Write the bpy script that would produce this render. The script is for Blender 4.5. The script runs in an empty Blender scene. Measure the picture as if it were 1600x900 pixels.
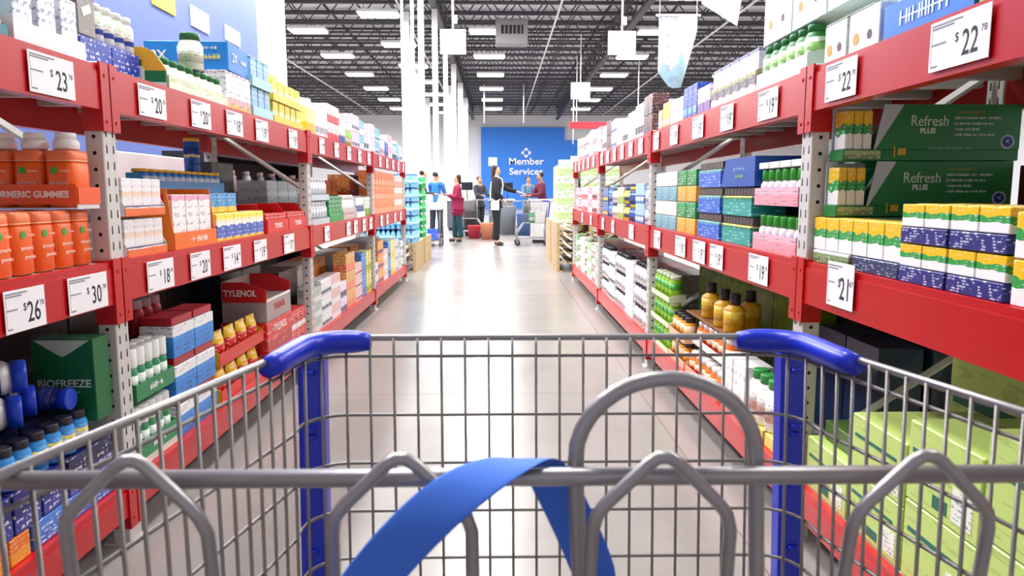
import bpy, math, random
from mathutils import Vector, Matrix
random.seed(7)
PI = math.pi
C = bpy.context.scene.collection
SC = bpy.context.scene

# ------------------------------------------------------------------ camera
H = 1.17
yaw = math.atan(21 / 1155.0); pitch = math.atan(149 / 1155.0)
cam_d = bpy.data.cameras.new('camera'); cam = bpy.data.objects.new('camera', cam_d); C.objects.link(cam)
cam.location = (0, 0, H)
cam.rotation_euler = (PI / 2 - pitch, 0, -yaw)
cam_d.sensor_width = 36; cam_d.lens = 36 * 1155 / 1600.0
cam_d.clip_start = 0.02; cam_d.clip_end = 300
cam_d.dof.use_dof = True; cam_d.dof.focus_distance = 3.6; cam_d.dof.aperture_fstop = 12
SC.camera = cam

# ------------------------------------------------------------------ exposure, world
vs = SC.view_settings
vs.view_transform = 'Standard'; vs.look = 'None'; vs.gamma = 1; vs.use_curve_mapping = False
vs.exposure = 0.0
SC.cycles.use_denoising = True
SC.cycles.max_bounces = 7; SC.cycles.diffuse_bounces = 4; SC.cycles.glossy_bounces = 3
SC.cycles.sample_clamp_indirect = 6
SC.cycles.caustics_reflective = False; SC.cycles.caustics_refractive = False
W = bpy.data.worlds.new('world'); SC.world = W; W.use_nodes = True
W.node_tree.nodes['Background'].inputs[0].default_value = (0.95, 0.97, 1, 1)
W.node_tree.nodes['Background'].inputs[1].default_value = 0.6
LAMP_W = 210.0          # watts per high-bay fixture

# ------------------------------------------------------------------ materials
def lin(h):
    h = h.lstrip('#'); r = []
    for i in (0, 2, 4):
        c = int(h[i:i + 2], 16) / 255
        r.append(c / 12.92 if c <= 0.04045 else ((c + 0.055) / 1.055) ** 2.4)
    return (*r, 1)
_M = {}
def mat(col, rough=0.5, metal=0.0, name=None, emit=0, noise=0.0, spec=0.5):
    k = (col, rough, metal, emit, noise, spec)
    if k in _M: return _M[k]
    m = bpy.data.materials.new(name or 'surface'); m.use_nodes = True; nt = m.node_tree
    b = nt.nodes['Principled BSDF']
    b.inputs['Base Color'].default_value = lin(col)
    b.inputs['Roughness'].default_value = rough; b.inputs['Metallic'].default_value = metal
    b.inputs['Specular IOR Level'].default_value = spec
    if noise:
        t = nt.nodes.new('ShaderNodeTexCoord'); n = nt.nodes.new('ShaderNodeTexNoise'); n.inputs['Scale'].default_value = 6
        n.inputs['Detail'].default_value = 4
        nt.links.new(t.outputs['Object'], n.inputs['Vector'])
        mx = nt.nodes.new('ShaderNodeMix'); mx.data_type = 'RGBA'; mx.blend_type = 'MULTIPLY'
        mx.inputs['Factor'].default_value = noise; mx.inputs[6].default_value = lin(col)
        nt.links.new(n.outputs['Fac'], mx.inputs[7]); nt.links.new(mx.outputs[2], b.inputs['Base Color'])
    if emit:
        b.inputs['Emission Color'].default_value = lin(col); b.inputs['Emission Strength'].default_value = emit
    _M[k] = m; return m

_P = {}
def pr(stops, ink='#404050', amt=0.5, sc=(9, 9, 14), wob=0.12, rough=0.35, seed=0):
    """printed packaging: bands of colour up the height plus small blocks of ink like printed words"""
    k = (tuple(stops), ink, amt, sc, wob, rough, seed)
    if k in _P: return _P[k]
    m = bpy.data.materials.new('printed_packaging'); m.use_nodes = True; nt = m.node_tree; N = nt.nodes; L = nt.links
    b = N['Principled BSDF']; b.inputs['Roughness'].default_value = rough
    t = N.new('ShaderNodeTexCoord'); sp = N.new('ShaderNodeSeparateXYZ'); L.new(t.outputs['Generated'], sp.inputs[0])
    nz = N.new('ShaderNodeTexNoise'); nz.inputs['Scale'].default_value = 2.2; nz.inputs['Detail'].default_value = 1
    mp = N.new('ShaderNodeMapping'); mp.inputs['Location'].default_value = (seed * 1.7, seed * 0.9, seed * 2.3); L.new(t.outputs['Generated'], mp.inputs[0])
    L.new(mp.outputs[0], nz.inputs['Vector'])
    a = N.new('ShaderNodeMath'); a.operation = 'MULTIPLY_ADD'; a.inputs[1].default_value = wob * 2; L.new(nz.outputs['Fac'], a.inputs[0])
    s2 = N.new('ShaderNodeMath'); s2.operation = 'SUBTRACT'; L.new(sp.outputs['Z'], s2.inputs[0]); s2.inputs[1].default_value = wob
    L.new(s2.outputs[0], a.inputs[2])
    rp = N.new('ShaderNodeValToRGB'); rp.color_ramp.interpolation = 'CONSTANT'; L.new(a.outputs[0], rp.inputs[0])
    e = rp.color_ramp.elements
    e[0].position = 0; e[0].color = lin(stops[0][1]); e[1].position = 1.0 if len(stops) == 1 else stops[1][0]
    e[1].color = lin(stops[0][1] if len(stops) == 1 else stops[1][1])
    for p, c in stops[2:]:
        x = e.new(p); x.color = lin(c)
    out = rp.outputs[0]
    if amt > 0:
        n2 = N.new('ShaderNodeTexNoise'); n2.inputs['Scale'].default_value = 1; n2.inputs['Detail'].default_value = 2
        m2 = N.new('ShaderNodeMapping'); m2.inputs['Scale'].default_value = sc; m2.inputs['Location'].default_value = (seed * 3.1, 0.3, seed * 1.3)
        L.new(t.outputs['Generated'], m2.inputs[0]); L.new(m2.outputs[0], n2.inputs['Vector'])
        g = N.new('ShaderNodeMath'); g.operation = 'GREATER_THAN'; g.inputs[1].default_value = 0.56; L.new(n2.outputs['Fac'], g.inputs[0])
        f = N.new('ShaderNodeMath'); f.operation = 'MULTIPLY'; f.inputs[1].default_value = 6.0; L.new(sp.outputs['Z'], f.inputs[0])
        fr = N.new('ShaderNodeMath'); fr.operation = 'FRACT'; L.new(f.outputs[0], fr.inputs[0])
        g2 = N.new('ShaderNodeMath'); g2.operation = 'GREATER_THAN'; g2.inputs[1].default_value = 0.45; L.new(fr.outputs[0], g2.inputs[0])
        mu = N.new('ShaderNodeMath'); mu.operation = 'MULTIPLY'; L.new(g.outputs[0], mu.inputs[0]); L.new(g2.outputs[0], mu.inputs[1])
        m3 = N.new('ShaderNodeMath'); m3.operation = 'MULTIPLY'; m3.inputs[1].default_value = amt; L.new(mu.outputs[0], m3.inputs[0])
        mx = N.new('ShaderNodeMix'); mx.data_type = 'RGBA'; mx.inputs[7].default_value = lin(ink)
        L.new(m3.outputs[0], mx.inputs['Factor']); L.new(out, mx.inputs[6]); out = mx.outputs[2]
    L.new(out, b.inputs['Base Color'])
    _P[k] = m; return m

RED = mat('#C80E18', 0.3, name='red_beam_paint', noise=0.25)
WHITEP = mat('#D4D2CE', 0.4, name='post_paint', noise=0.15)
HOLE = mat('#181818', 0.9, name='hole_dark')
WIRE = mat('#84807E', 0.4, 0.6, name='thin_wire_steel')
STEEL = mat('#9A9899', 0.36, 0.6, name='coated_wire_steel')
DECK = mat('#B9B5AE', 0.5, name='deck_metal')
CARD = mat('#F4F2F6', 0.6, name='card_paper')
INK = mat('#26262C', 0.7, name='print_ink')
GREYINK = mat('#8A8A94', 0.7, name='grey_print_ink')
WHITE = mat('#F2F2F2', 0.5, name='white_paint')
BLUEP = mat('#0A2CC4', 0.34, name='blue_plastic')

# ------------------------------------------------------------------ mesh helpers
class MB:
    def __init__(s): s.v = []; s.f = []; s.m = []; s.sm = []
    def add(s, vs_, fs, mi=0, smooth=False, M=None):
        b = len(s.v)
        s.v += [tuple(M @ Vector(p)) if M else tuple(p) for p in vs_]
        s.f += [tuple(b + i for i in f) for f in fs]; s.m += [mi] * len(fs); s.sm += [smooth] * len(fs)
    def box(s, x0, x1, y0, y1, z0, z1, mi=0, M=None):
        s.add([(x0, y0, z0), (x1, y0, z0), (x1, y1, z0), (x0, y1, z0), (x0, y0, z1), (x1, y0, z1), (x1, y1, z1), (x0, y1, z1)],
              [(0, 3, 2, 1), (4, 5, 6, 7), (0, 1, 5, 4), (1, 2, 6, 5), (2, 3, 7, 6), (3, 0, 4, 7)], mi, False, M)
    def cbox(s, x0, x1, y0, y1, z0, z1, c=0.002, mi=0, M=None):
        """box with chamfered vertical edges and top/bottom edges"""
        def ring(i, z): return [(x0 + i + c, y0 + i, z), (x1 - i - c, y0 + i, z), (x1 - i, y0 + i + c, z), (x1 - i, y1 - i - c, z),
                                (x1 - i - c, y1 - i, z), (x0 + i + c, y1 - i, z), (x0 + i, y1 - i - c, z), (x0 + i, y0 + i + c, z)]
        vs_ = ring(c, z0) + ring(0, z0 + c) + ring(0, z1 - c) + ring(c, z1)
        fs = [tuple(range(7, -1, -1)), tuple(range(24, 32))]
        for r in range(3):
            for i in range(8): fs.append((r * 8 + i, r * 8 + (i + 1) % 8, (r + 1) * 8 + (i + 1) % 8, (r + 1) * 8 + i))
        s.add(vs_, fs, mi, False, M)
    def lathe(s, prof, n=16, mi=0, M=None, cx=0, cy=0, sq=0.0, sx=1.0, sy=1.0, smooth=True):
        vs_ = []; fs = []
        for r, z in prof:
            for i in range(n):
                a = 2 * PI * i / n; c_, s_ = math.cos(a), math.sin(a)
                if sq:
                    k = (abs(c_) ** (2 / (1 - sq) ) + abs(s_) ** (2 / (1 - sq))) ** (-(1 - sq) / 2)
                else: k = 1
                vs_.append((cx + r * c_ * k * sx, cy + r * s_ * k * sy, z))
        for j in range(len(prof) - 1):
            for i in range(n): fs.append((j * n + i, j * n + (i + 1) % n, (j + 1) * n + (i + 1) % n, (j + 1) * n + i))
        fs.append(tuple(range(n - 1, -1, -1))); fs.append(tuple((len(prof) - 1) * n + i for i in range(n)))
        s.add(vs_, fs, mi, smooth, M); s.sm[-1] = False; s.sm[-2] = False
    def tube(s, pts, r, n=8, mi=0, closed=False, M=None, flat=None):
        pts = [Vector(p) for p in pts]; vs_ = []; fs = []; k = len(pts); up = None
        for i, p in enumerate(pts):
            if closed: d = pts[(i + 1) % k] - pts[i - 1]
            else: d = (pts[min(i + 1, k - 1)] - pts[max(i - 1, 0)])
            d.normalize()
            if up is None: up = Vector((0, 0, 1)) if abs(d.z) < 0.9 else Vector((1, 0, 0))
            x = d.cross(up).normalized(); up = x.cross(d).normalized()
            rr = r[i] if isinstance(r, (list, tuple)) else r
            for j in range(n):
                a = 2 * PI * j / n; vs_.append(p + (x * math.cos(a) + up * math.sin(a)) * rr)
        for i in range(k if closed else k - 1):
            for j in range(n):
                a = i * n; b = ((i + 1) % k) * n
                fs.append((a + j, a + (j + 1) % n, b + (j + 1) % n, b + j))
        if not closed: fs += [tuple(range(n - 1, -1, -1)), tuple((k - 1) * n + j for j in range(n))]
        s.add(vs_, fs, mi, n > 5, M)
    def prism(s, poly, y0, y1, mi=0, M=None):
        """poly in (x,z), extruded along y"""
        n = len(poly); vs_ = [(x, y0, z) for x, z in poly] + [(x, y1, z) for x, z in poly]
        fs = [tuple(range(n)), tuple(range(2 * n - 1, n - 1, -1))] + [(i, i + n, (i + 1) % n + n, (i + 1) % n) for i in range(n)]
        s.add(vs_, fs, mi, False, M)
    def mesh(s, name, mats):
        me = bpy.data.meshes.new(name); me.from_pydata(s.v, [], s.f)
        for m in (mats if isinstance(mats, (list, tuple)) else [mats]): me.materials.append(m)
        me.polygons.foreach_set('material_index', s.m); me.polygons.foreach_set('use_smooth', s.sm); me.update(); return me
    def build(s, name, mats, parent=None, loc=(0, 0, 0), rot=(0, 0, 0)):
        o = bpy.data.objects.new(name, s.mesh(name, mats)); C.objects.link(o); o.location = loc; o.rotation_euler = rot
        if parent: o.parent = parent
        return o
def rotz(a): return Matrix.Rotation(a, 4, 'Z')
def T(x, y, z): return Matrix.Translation((x, y, z))

LABELS = {}
def tag(o, label, cat, group=None):
    n = len(label.replace(',', ' ').split())
    if n > 16 or n < 4: print('LABELWORDS', n, label)
    if label in LABELS: print('DUPLABEL', label)
    LABELS[label] = 1
    o['label'] = label; o['category'] = cat
    if group: o['group'] = group
    return o
def empty(name, loc=(0, 0, 0), rz=0):
    o = bpy.data.objects.new(name, None); C.objects.link(o); o.location = loc; o.rotation_euler = (0, 0, rz); return o
def struct(o): o['kind'] = 'structure'; return o
def copy_tree(o, parent=None):
    c = o.copy(); C.objects.link(c); c.parent = parent
    for k in ('label', 'category', 'group'):
        if k in c and parent is None: del c[k]
    for ch in KIDS.get(o.name, ()): copy_tree(ch, c)
    return c
KIDS = {}
def kid(o, p): o.parent = p; KIDS.setdefault(p.name, []).append(o); return o

_T = {}
def text_mesh(s, size, ext=0.0006, bold=0.0, sx=1.0, align='CENTER', res=3):
    k = (s, size, ext, bold, sx, align)
    if k in _T: return _T[k]
    cu = bpy.data.curves.new('lettering', 'FONT'); cu.body = s; cu.size = size; cu.extrude = ext; cu.offset = bold; cu.resolution_u = res
    cu.align_x = align; cu.align_y = 'CENTER'
    o = bpy.data.objects.new('lettering', cu); me = bpy.data.meshes.new_from_object(o)
    bpy.data.objects.remove(o)
    R_ = Matrix.Rotation(PI / 2, 4, 'X') @ Matrix.Diagonal((sx, 1, 1, 1)); me.transform(R_)
    _T[k] = me; return me
def text(s, size, m, parent, loc, rz=0, name='printed_text', **kw):
    """letters stand in the xz plane and face -y"""
    if s[0] == '#':      # print too small or blurred to read: a row of letter-like strokes
        m_ = MB(); n = int(s[1:]); cw = size * 0.62 * kw.get('sx', 1.0); x = 0 if kw.get('align') == 'LEFT' else -n * cw / 2; ch = size * 0.36
        rr = random.Random(len(s) + n * 7 + int(size * 1e4))
        m_.box(x, x + n * cw, -0.0004, 0, -ch * 0.12, ch * 0.12)
        for i in range(n):
            if rr.random() < 0.16: continue
            a = x + i * cw + cw * 0.1; m_.box(a, a + cw * 0.28, -0.0006, 0, -ch, ch)
            if rr.random() < 0.6: m_.box(a + cw * 0.45, a + cw * 0.7, -0.0006, 0, -ch, ch * rr.choice((1, 0.3)))
        o = m_.build(name, m, loc=loc, rot=(0, 0, rz)); kid(o, parent); return o
    me = text_mesh(s, size, **kw).copy(); me.materials.clear(); me.materials.append(m)
    o = bpy.data.objects.new(name, me); C.objects.link(o); o.location = loc; o.rotation_euler = (0, 0, rz)
    kid(o, parent); return o

ORD = 'first second third fourth fifth sixth seventh eighth ninth tenth eleventh twelfth thirteenth fourteenth fifteenth sixteenth seventeenth eighteenth nineteenth twentieth'.split()

# ================================================================== ROOM SHELL
def node_mat(name): 
    m = bpy.data.materials.new(name); m.use_nodes = True; return m, m.node_tree, m.node_tree.nodes, m.node_tree.links, m.node_tree.nodes['Principled BSDF']
def floor_material():
    m, nt, N, L, b = node_mat('polished_concrete')
    t = N.new('ShaderNodeTexCoord'); n = N.new('ShaderNodeTexNoise'); n.inputs['Scale'].default_value = 0.9; n.inputs['Detail'].default_value = 8; n.inputs['Roughness'].default_value = 0.62
    L.new(t.outputs['Object'], n.inputs['Vector'])
    r = N.new('ShaderNodeValToRGB'); r.color_ramp.elements[0].position = 0.3; r.color_ramp.elements[0].color = lin('#8C8682'); r.color_ramp.elements[1].position = 0.7; r.color_ramp.elements[1].color = lin('#9C9692')
    L.new(n.outputs['Fac'], r.inputs[0])
    # saw-cut control joints every 4.2 m along and 3.05 m across
    sp = N.new('ShaderNodeSeparateXYZ'); L.new(t.outputs['Object'], sp.inputs[0])
    def line(axis, period, off, w):
        a = N.new('ShaderNodeMath'); a.operation = 'ADD'; a.inputs[1].default_value = 100 * period - off; L.new(sp.outputs[axis], a.inputs[0])
        d = N.new('ShaderNodeMath'); d.operation = 'MODULO'; d.inputs[1].default_value = period; L.new(a.outputs[0], d.inputs[0])
        c = N.new('ShaderNodeMath'); c.operation = 'LESS_THAN'; c.inputs[1].default_value = w; L.new(d.outputs[0], c.inputs[0]); return c
    a = line('Y', 4.2, 4.22, 0.007); c = line('X', 3.05, 0.83, 0.006)
    mx = N.new('ShaderNodeMath'); mx.operation = 'MAXIMUM'; L.new(a.outputs[0], mx.inputs[0]); L.new(c.outputs[0], mx.inputs[1])
    mc = N.new('ShaderNodeMix'); mc.data_type = 'RGBA'; mc.inputs[7].default_value = lin('#6E6864'); L.new(mx.outputs[0], mc.inputs['Factor']); L.new(r.outputs[0], mc.inputs[6])
    L.new(mc.outputs[2], b.inputs['Base Color'])
    n2 = N.new('ShaderNodeTexNoise'); n2.inputs['Scale'].default_value = 2.5; n2.inputs['Detail'].default_value = 5; L.new(t.outputs['Object'], n2.inputs['Vector'])
    mr = N.new('ShaderNodeMapRange'); mr.inputs[3].default_value = 0.2; mr.inputs[4].default_value = 0.3; L.new(n2.outputs['Fac'], mr.inputs[0]); L.new(mr.outputs[0], b.inputs['Roughness'])
    b.inputs['Specular IOR Level'].default_value = 0.7
    return m
FX0, FX1, FY0, FY1, CZ = -22, 24, -6, 57, 7.7
m_ = MB(); m_.box(FX0, FX1, FY0, FY1, -0.1, 0); struct(m_.build('floor', floor_material()))
def ceiling_material():
    m, nt, N, L, b = node_mat('corrugated_deck')
    t = N.new('ShaderNodeTexCoord'); w = N.new('ShaderNodeTexWave'); w.bands_direction = 'Y'; w.inputs['Scale'].default_value = 1.6
    L.new(t.outputs['Object'], w.inputs['Vector'])
    r = N.new('ShaderNodeValToRGB'); r.color_ramp.elements[0].color = lin('#C2C2CC'); r.color_ramp.elements[1].color = lin('#E6E6EE'); L.new(w.outputs['Fac'], r.inputs[0])
    L.new(r.outputs[0], b.inputs['Base Color']); b.inputs['Roughness'].default_value = 0.6
    bp = N.new('ShaderNodeBump'); bp.inputs['Strength'].default_value = 0.5; L.new(w.outputs['Fac'], bp.inputs['Height']); L.new(bp.outputs[0], b.inputs['Normal'])
    return m
m_ = MB(); m_.box(FX0, FX1, FY0, FY1, CZ, CZ + 0.1); struct(m_.build('ceiling', ceiling_material()))
WALLM = mat('#EDEDF0', 0.7, name='white_wall_paint', noise=0.08)
m_ = MB(); m_.box(FX0, FX1, FY1, FY1 + 0.2, 0, CZ); struct(m_.build('wall_far', WALLM))
m_ = MB(); m_.box(FX0 - 0.2, FX0, FY0, FY1, 0, CZ); struct(m_.build('wall_left', WALLM))
m_ = MB(); m_.box(FX1, FX1 + 0.2, FY0, FY1, 0, CZ); struct(m_.build('wall_right', WALLM))
m_ = MB(); m_.box(FX0, FX1, FY0 - 0.2, FY0, 0, CZ); struct(m_.build('wall_near', WALLM))
# blue shop-front block behind the gummy rack, white at its far end
m_ = MB(); m_.box(-6.0, -5.0, 1.0, 16.0, 0, CZ - 0.02); struct(m_.build('wall_blue', mat('#475A9A', 0.6, name='blue_wall_paint', noise=0.05)))
m_ = MB(); m_.box(-6.0, -5.0, 16.0, 18.1, 0, CZ - 0.02); struct(m_.build('wall_white', mat('#F4F4F6', 0.6, name='white_wall_paint')))
def wall_plaque(y0, y1, z0, z1, col, desc):
    m = MB(); m.cbox(-0.012, 0.012, -(y1 - y0) / 2, (y1 - y0) / 2, 0, z1 - z0, 0.003)
    tag(m.build('wall_placard', mat(col, 0.5), loc=(-4.987, (y0 + y1) / 2, z0)), desc, 'sign')
wall_plaque(11.2, 11.95, 3.87, 4.6, '#F6E21E', 'yellow square placard on the blue wall')
wall_plaque(12.57, 13.3, 3.87, 4.2, '#F4F6FA', 'wide white placard on the blue wall beside yellow one')
wall_plaque(14.1, 14.85, 3.95, 4.22, '#F4F6FA', 'short white placard low on the blue wall')
# far blue wall section with sign
m_ = MB(); m_.box(-1.3, 5.0, FY1 - 0.3, FY1, 0, 6.05); struct(m_.build('wall_service', mat('#3284EC', 0.6, name='service_blue_paint')))
m_ = MB(); m_.box(5.0, 6.0, FY1 - 0.3, FY1, 0, 5.1); struct(m_.build('trim_service', mat('#3284EC', 0.6, name='service_blue_paint')))

# ------------------------------------------------------------------ ceiling joists, girders
JM = mat('#4C4C54', 0.6, name='joist_paint', noise=0.2)
m_ = MB(); zb, zt = 6.85, 7.55
m_.box(FX0, FX1, -0.05, 0.05, zb, zb + 0.07); m_.box(FX0, FX1, -0.05, 0.05, zt, zt + 0.09)
x = FX0 + 0.1; up = True
while x < FX1 - 0.7:
    a, b_ = (zb, zt) if up else (zt, zb)
    m_.tube([(x, 0, a + 0.04), (x + 0.55, 0, b_ + 0.04)], 0.022, 4); x += 0.55; up = not up
jm = m_.mesh('ceiling_joist', JM); n = 0; y = 1.0
while y < FY1 - 0.5:
    o = bpy.data.objects.new('ceiling_joist', jm); C.objects.link(o); o.location = (0, y, 0); struct(o); y += 1.4
for gx in (-14.0, -1.9, 4.4, 13.0):
    m_ = MB()
    m_.box(gx - 0.1, gx + 0.1, FY0 + 0.1, FY1 - 0.4, 6.6, 6.72); m_.box(gx - 0.1, gx + 0.1, FY0 + 0.1, FY1 - 0.4, 7.45, 7.6)
    yy = FY0 + 0.2; up = True
    while yy < FY1 - 1.6:
        m_.tube([(gx, yy, 6.66 if up else 7.5), (gx, yy + 0.9, 7.5 if up else 6.66)], 0.035, 4); yy += 0.9; up = not up
    struct(m_.build('ceiling_girder', JM))
# sprinkler / conduit pipes
for px_, pz in ((-3.0, 6.78), (1.9, 6.8), (7.6, 6.78), (-9, 6.8)):
    m_ = MB(); m_.tube([(px_, FY0 + 0.1, pz), (px_, FY1 - 0.5, pz)], 0.035, 6)
    tag(m_.build('ceiling_pipe', WHITE), 'thin white pipe running under the joists, pipe %s' % {-3.0: 'beside the column row', 1.9: 'over the aisle', 7.6: 'beyond the hanging banner', -9: 'over the blue wall'}[px_], 'pipe')
# columns in a row along the girder
for i, (cy, w_) in enumerate(((15.2, 0.05), (17.0, 0.07), (18.9, 0.14), (23.0, 0.16), (27.5, 0.16), (32.5, 0.2), (38.0, 0.26), (44.0, 0.26))):
    m_ = MB(); m_.cbox(-1.9 - w_ / 2, -1.9 + w_ / 2, cy - w_ / 2, cy + w_ / 2, 0, 6.6, 0.01)
    m_.cbox(-1.9 - w_ / 2 - 0.06, -1.9 + w_ / 2 + 0.06, cy - w_ / 2 - 0.06, cy + w_ / 2 + 0.06, 0, 0.02, 0.004)
    struct(m_.build('column', mat('#F0F0F2', 0.5, name='column_paint')))
# second row of white posts seen beside it
for i, (cx_, cy) in enumerate(((-2.9, 24), (-3.3, 29), (-3.6, 34), (-2.6, 40), (-4.2, 45))):
    m_ = MB(); m_.cbox(cx_ - 0.13, cx_ + 0.13, cy - 0.13, cy + 0.13, 0, 6.75, 0.01); m_.cbox(cx_ - 0.2, cx_ + 0.2, cy - 0.2, cy + 0.2, 0, 0.02, 0.004)
    struct(m_.build('column', mat('#F0F0F2', 0.5, name='column_paint')))

# ------------------------------------------------------------------ high-bay lamps
lampm = mat('#FFFFFA', 0.5, emit=7.0, name='lamp_lens')
def make_fixture():
    r = empty('ceiling_lamp'); m = MB(); m.prism([(-0.6, 0.09), (0.6, 0.09), (0.62, 0.0), (-0.62, 0.0)], -0.31, 0.31)
    kid(m.build('housing', WHITE), r)
    m = MB(); m.prism([(-0.56, -0.05), (0.56, -0.05), (0.6, -0.001), (-0.6, -0.001)], -0.3, 0.3); kid(m.build('diffuser', lampm), r)
    m = MB(); m.tube([(-0.45, 0, 0.09), (-0.45, 0, 0.36)], 0.008, 4); kid(m.build('hanger', JM), r)
    m = MB(); m.tube([(0.45, 0, 0.09), (0.45, 0, 0.36)], 0.008, 4); kid(m.build('hanger', JM), r)
    return r
fx = None; cols = [(-17, 'far over the blue wall'), (-11.5, 'over the blue wall'), (-6.3, 'beyond the gummy rack'), (-3.6, 'beside the column row'), (-0.35, 'over the aisle'), (5.3, 'beyond the eye-drop rack'), (10.5, 'second column past the eye-drop rack'), (16, 'third column past the eye-drop rack')]
for ci, (lx, nm) in enumerate(cols):
    for k in range(11):
        ly = 2.5 + 4.6 * k + (0.0 if ci != 3 else 2.3)
        if lx < -4.5 and lx > -7 and ly < 18: lx_ = -3.9
        else: lx_ = lx
        if ly > 55: continue
        o = make_fixture() if fx is None else copy_tree(fx)
        fx = fx or o
        o.location = (lx_, ly, 6.5)
        tag(o, 'white linear ceiling lamp, %s row from the cart, %s' % (ORD[k], nm), 'ceiling lamp', 'linear ceiling lamps')
        ld = bpy.data.lights.get('lamp_light') or bpy.data.lights.new('lamp_light', 'AREA')
        ld.shape = 'RECTANGLE'; ld.size = 1.15; ld.size_y = 0.55; ld.energy = LAMP_W; ld.color = (1.0, 0.985, 0.97)
        lo = bpy.data.objects.new('lamp_light', ld); C.objects.link(lo); lo.parent = o; lo.location = (0, 0, -0.06)

# ================================================================== RACKS
XL, XR = 1.228, 0.99
PY = [-0.07, 2.41, 4.89, 7.37, 9.85]
DEP = 0.66
TOPZ, MIDZ, BOTZ = 1.56, 0.95, 0.21
def build_rack(side, X, desc):
    s = side; root = empty('storage_rack', (s * X, 0, 0)); tag(root, desc, 'shelving rack')
    fx_ = lambda d: s * d          # d = metres behind the beam face
    def bx(m, d0, d1, y0, y1, z0, z1, mi=0):
        a, b = sorted((fx_(d0), fx_(d1))); m.box(a, b, y0, y1, z0, z1, mi)
    for py in PY:
        for back in (0, 1):
            d0 = 0.0 if not back else DEP - 0.06
            m = MB(); a, b = sorted((fx_(d0 + 0.006), fx_(d0 + 0.062))); m.cbox(a, b, py - 0.04, py + 0.04, 0.0, 1.572, 0.003)
            a0, b0 = sorted((fx_(d0 - 0.01), fx_(d0 + 0.09))); m.box(a0, b0, py - 0.05, py + 0.05, 0, 0.008)
            z = 0.12
            xm = fx_(d0 + 0.034); xf = fx_(d0 + 0.0055)
            while z < 1.53:
                # round holes on the faces along the aisle direction, slots on the aisle face
                for yy in (py - 0.0403, py + 0.0403):
                    ring = [(xm + 0.0065 * math.cos(t * PI / 4), yy, z + 0.0065 * math.sin(t * PI / 4)) for t in range(8)]
                    m.add(ring, [tuple(range(8)) if yy < py else tuple(range(7, -1, -1))], 1)
                for yo in (-0.02, 0.02):
                    m.add([(xf, py + yo - 0.004, z), (xf, py + yo + 0.004, z), (xf, py + yo + 0.003, z + 0.026), (xf, py + yo - 0.003, z + 0.026)], [(0, 1, 2, 3)], 1)
                z += 0.051
            kid(m.build('post', [WHITEP, HOLE]), root)
    for bi in range(4):
        y0, y1 = PY[bi] + 0.042, PY[bi + 1] - 0.042
        for zi, zt_ in enumerate((TOPZ, MIDZ, BOTZ)):
            hgt = 0.135 if zi < 2 else 0.105
            m = MB()
            # stepped box beam: deep lower part and a lip along the top
            bx(m, 0.0, 0.042, y0, y1, zt_ - hgt, zt_ - 0.028); bx(m, 0.004, 0.03, y0, y1, zt_ - 0.028, zt_); bx(m, 0.0, 0.006, y0, y1, zt_ - 0.028, zt_ - 0.02)
            kid(m.build('beam', RED), root)
            if zi < 2 or True:
                m = MB(); bx(m, DEP - 0.045, DEP - 0.0, y0, y1, zt_ - hgt, zt_ - 0.01); kid(m.build('beam', RED), root)
            m = MB(); bx(m, 0.031, DEP - 0.046, y0, y1, zt_ - 0.016, zt_ - 0.002)
            for k in range(9):
                yy = y0 + 0.05 + k * (y1 - y0 - 0.1) / 8; bx(m, 0.043, DEP - 0.046, yy - 0.02, yy + 0.02, zt_ - 0.045, zt_ - 0.016)
            kid(m.build('deck', DECK), root)
    for pi, py in enumerate(PY):
        for zt_ in (TOPZ, MIDZ, BOTZ):
            for e in (-1, 1):
                if (pi == 0 and e < 0) or (pi == 4 and e > 0): continue
                m = MB(); ya, yb = sorted((py + e * 0.004, py + e * 0.052)); lo = zt_ - (0.2 if zt_ > 0.5 else 0.15)
                bx(m, -0.006, 0.002, ya, yb, lo, zt_ + 0.01)
                yc, yd = sorted((py + e * 0.042, py + e * 0.052)); bx(m, 0.002, 0.06, yc, yd, lo, zt_ + 0.005)
                # round rivet heads
                for rz in (lo + 0.03, zt_ - 0.03):
                    m.lathe([(0.006, 0), (0.005, 0.003)], 8, 0, T(fx_(-0.006), (ya + yb) / 2, rz) @ Matrix.Rotation(-s * PI / 2, 4, 'Y'))
                kid(m.build('beam_connector', RED), root)
    for py in PY:   # diagonal frame bracing between front and rear posts
        m = MB()
        zs = [0.3, 0.75, 1.2]
        for i, z in enumerate(zs):
            a, b = (0.06, DEP - 0.06) if i % 2 == 0 else (DEP - 0.06, 0.06)
            m.tube([(fx_(a), py, z), (fx_(b), py, z + 0.36)], 0.014, 4)
        kid(m.build('frame_brace', WHITEP), root)
    return root
build_rack(-1, XL, 'long red and white shelving rack on the gummy bottle side of the aisle')
build_rack(1, XR, 'long red and white shelving rack on the green eye-drop carton side')

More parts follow.
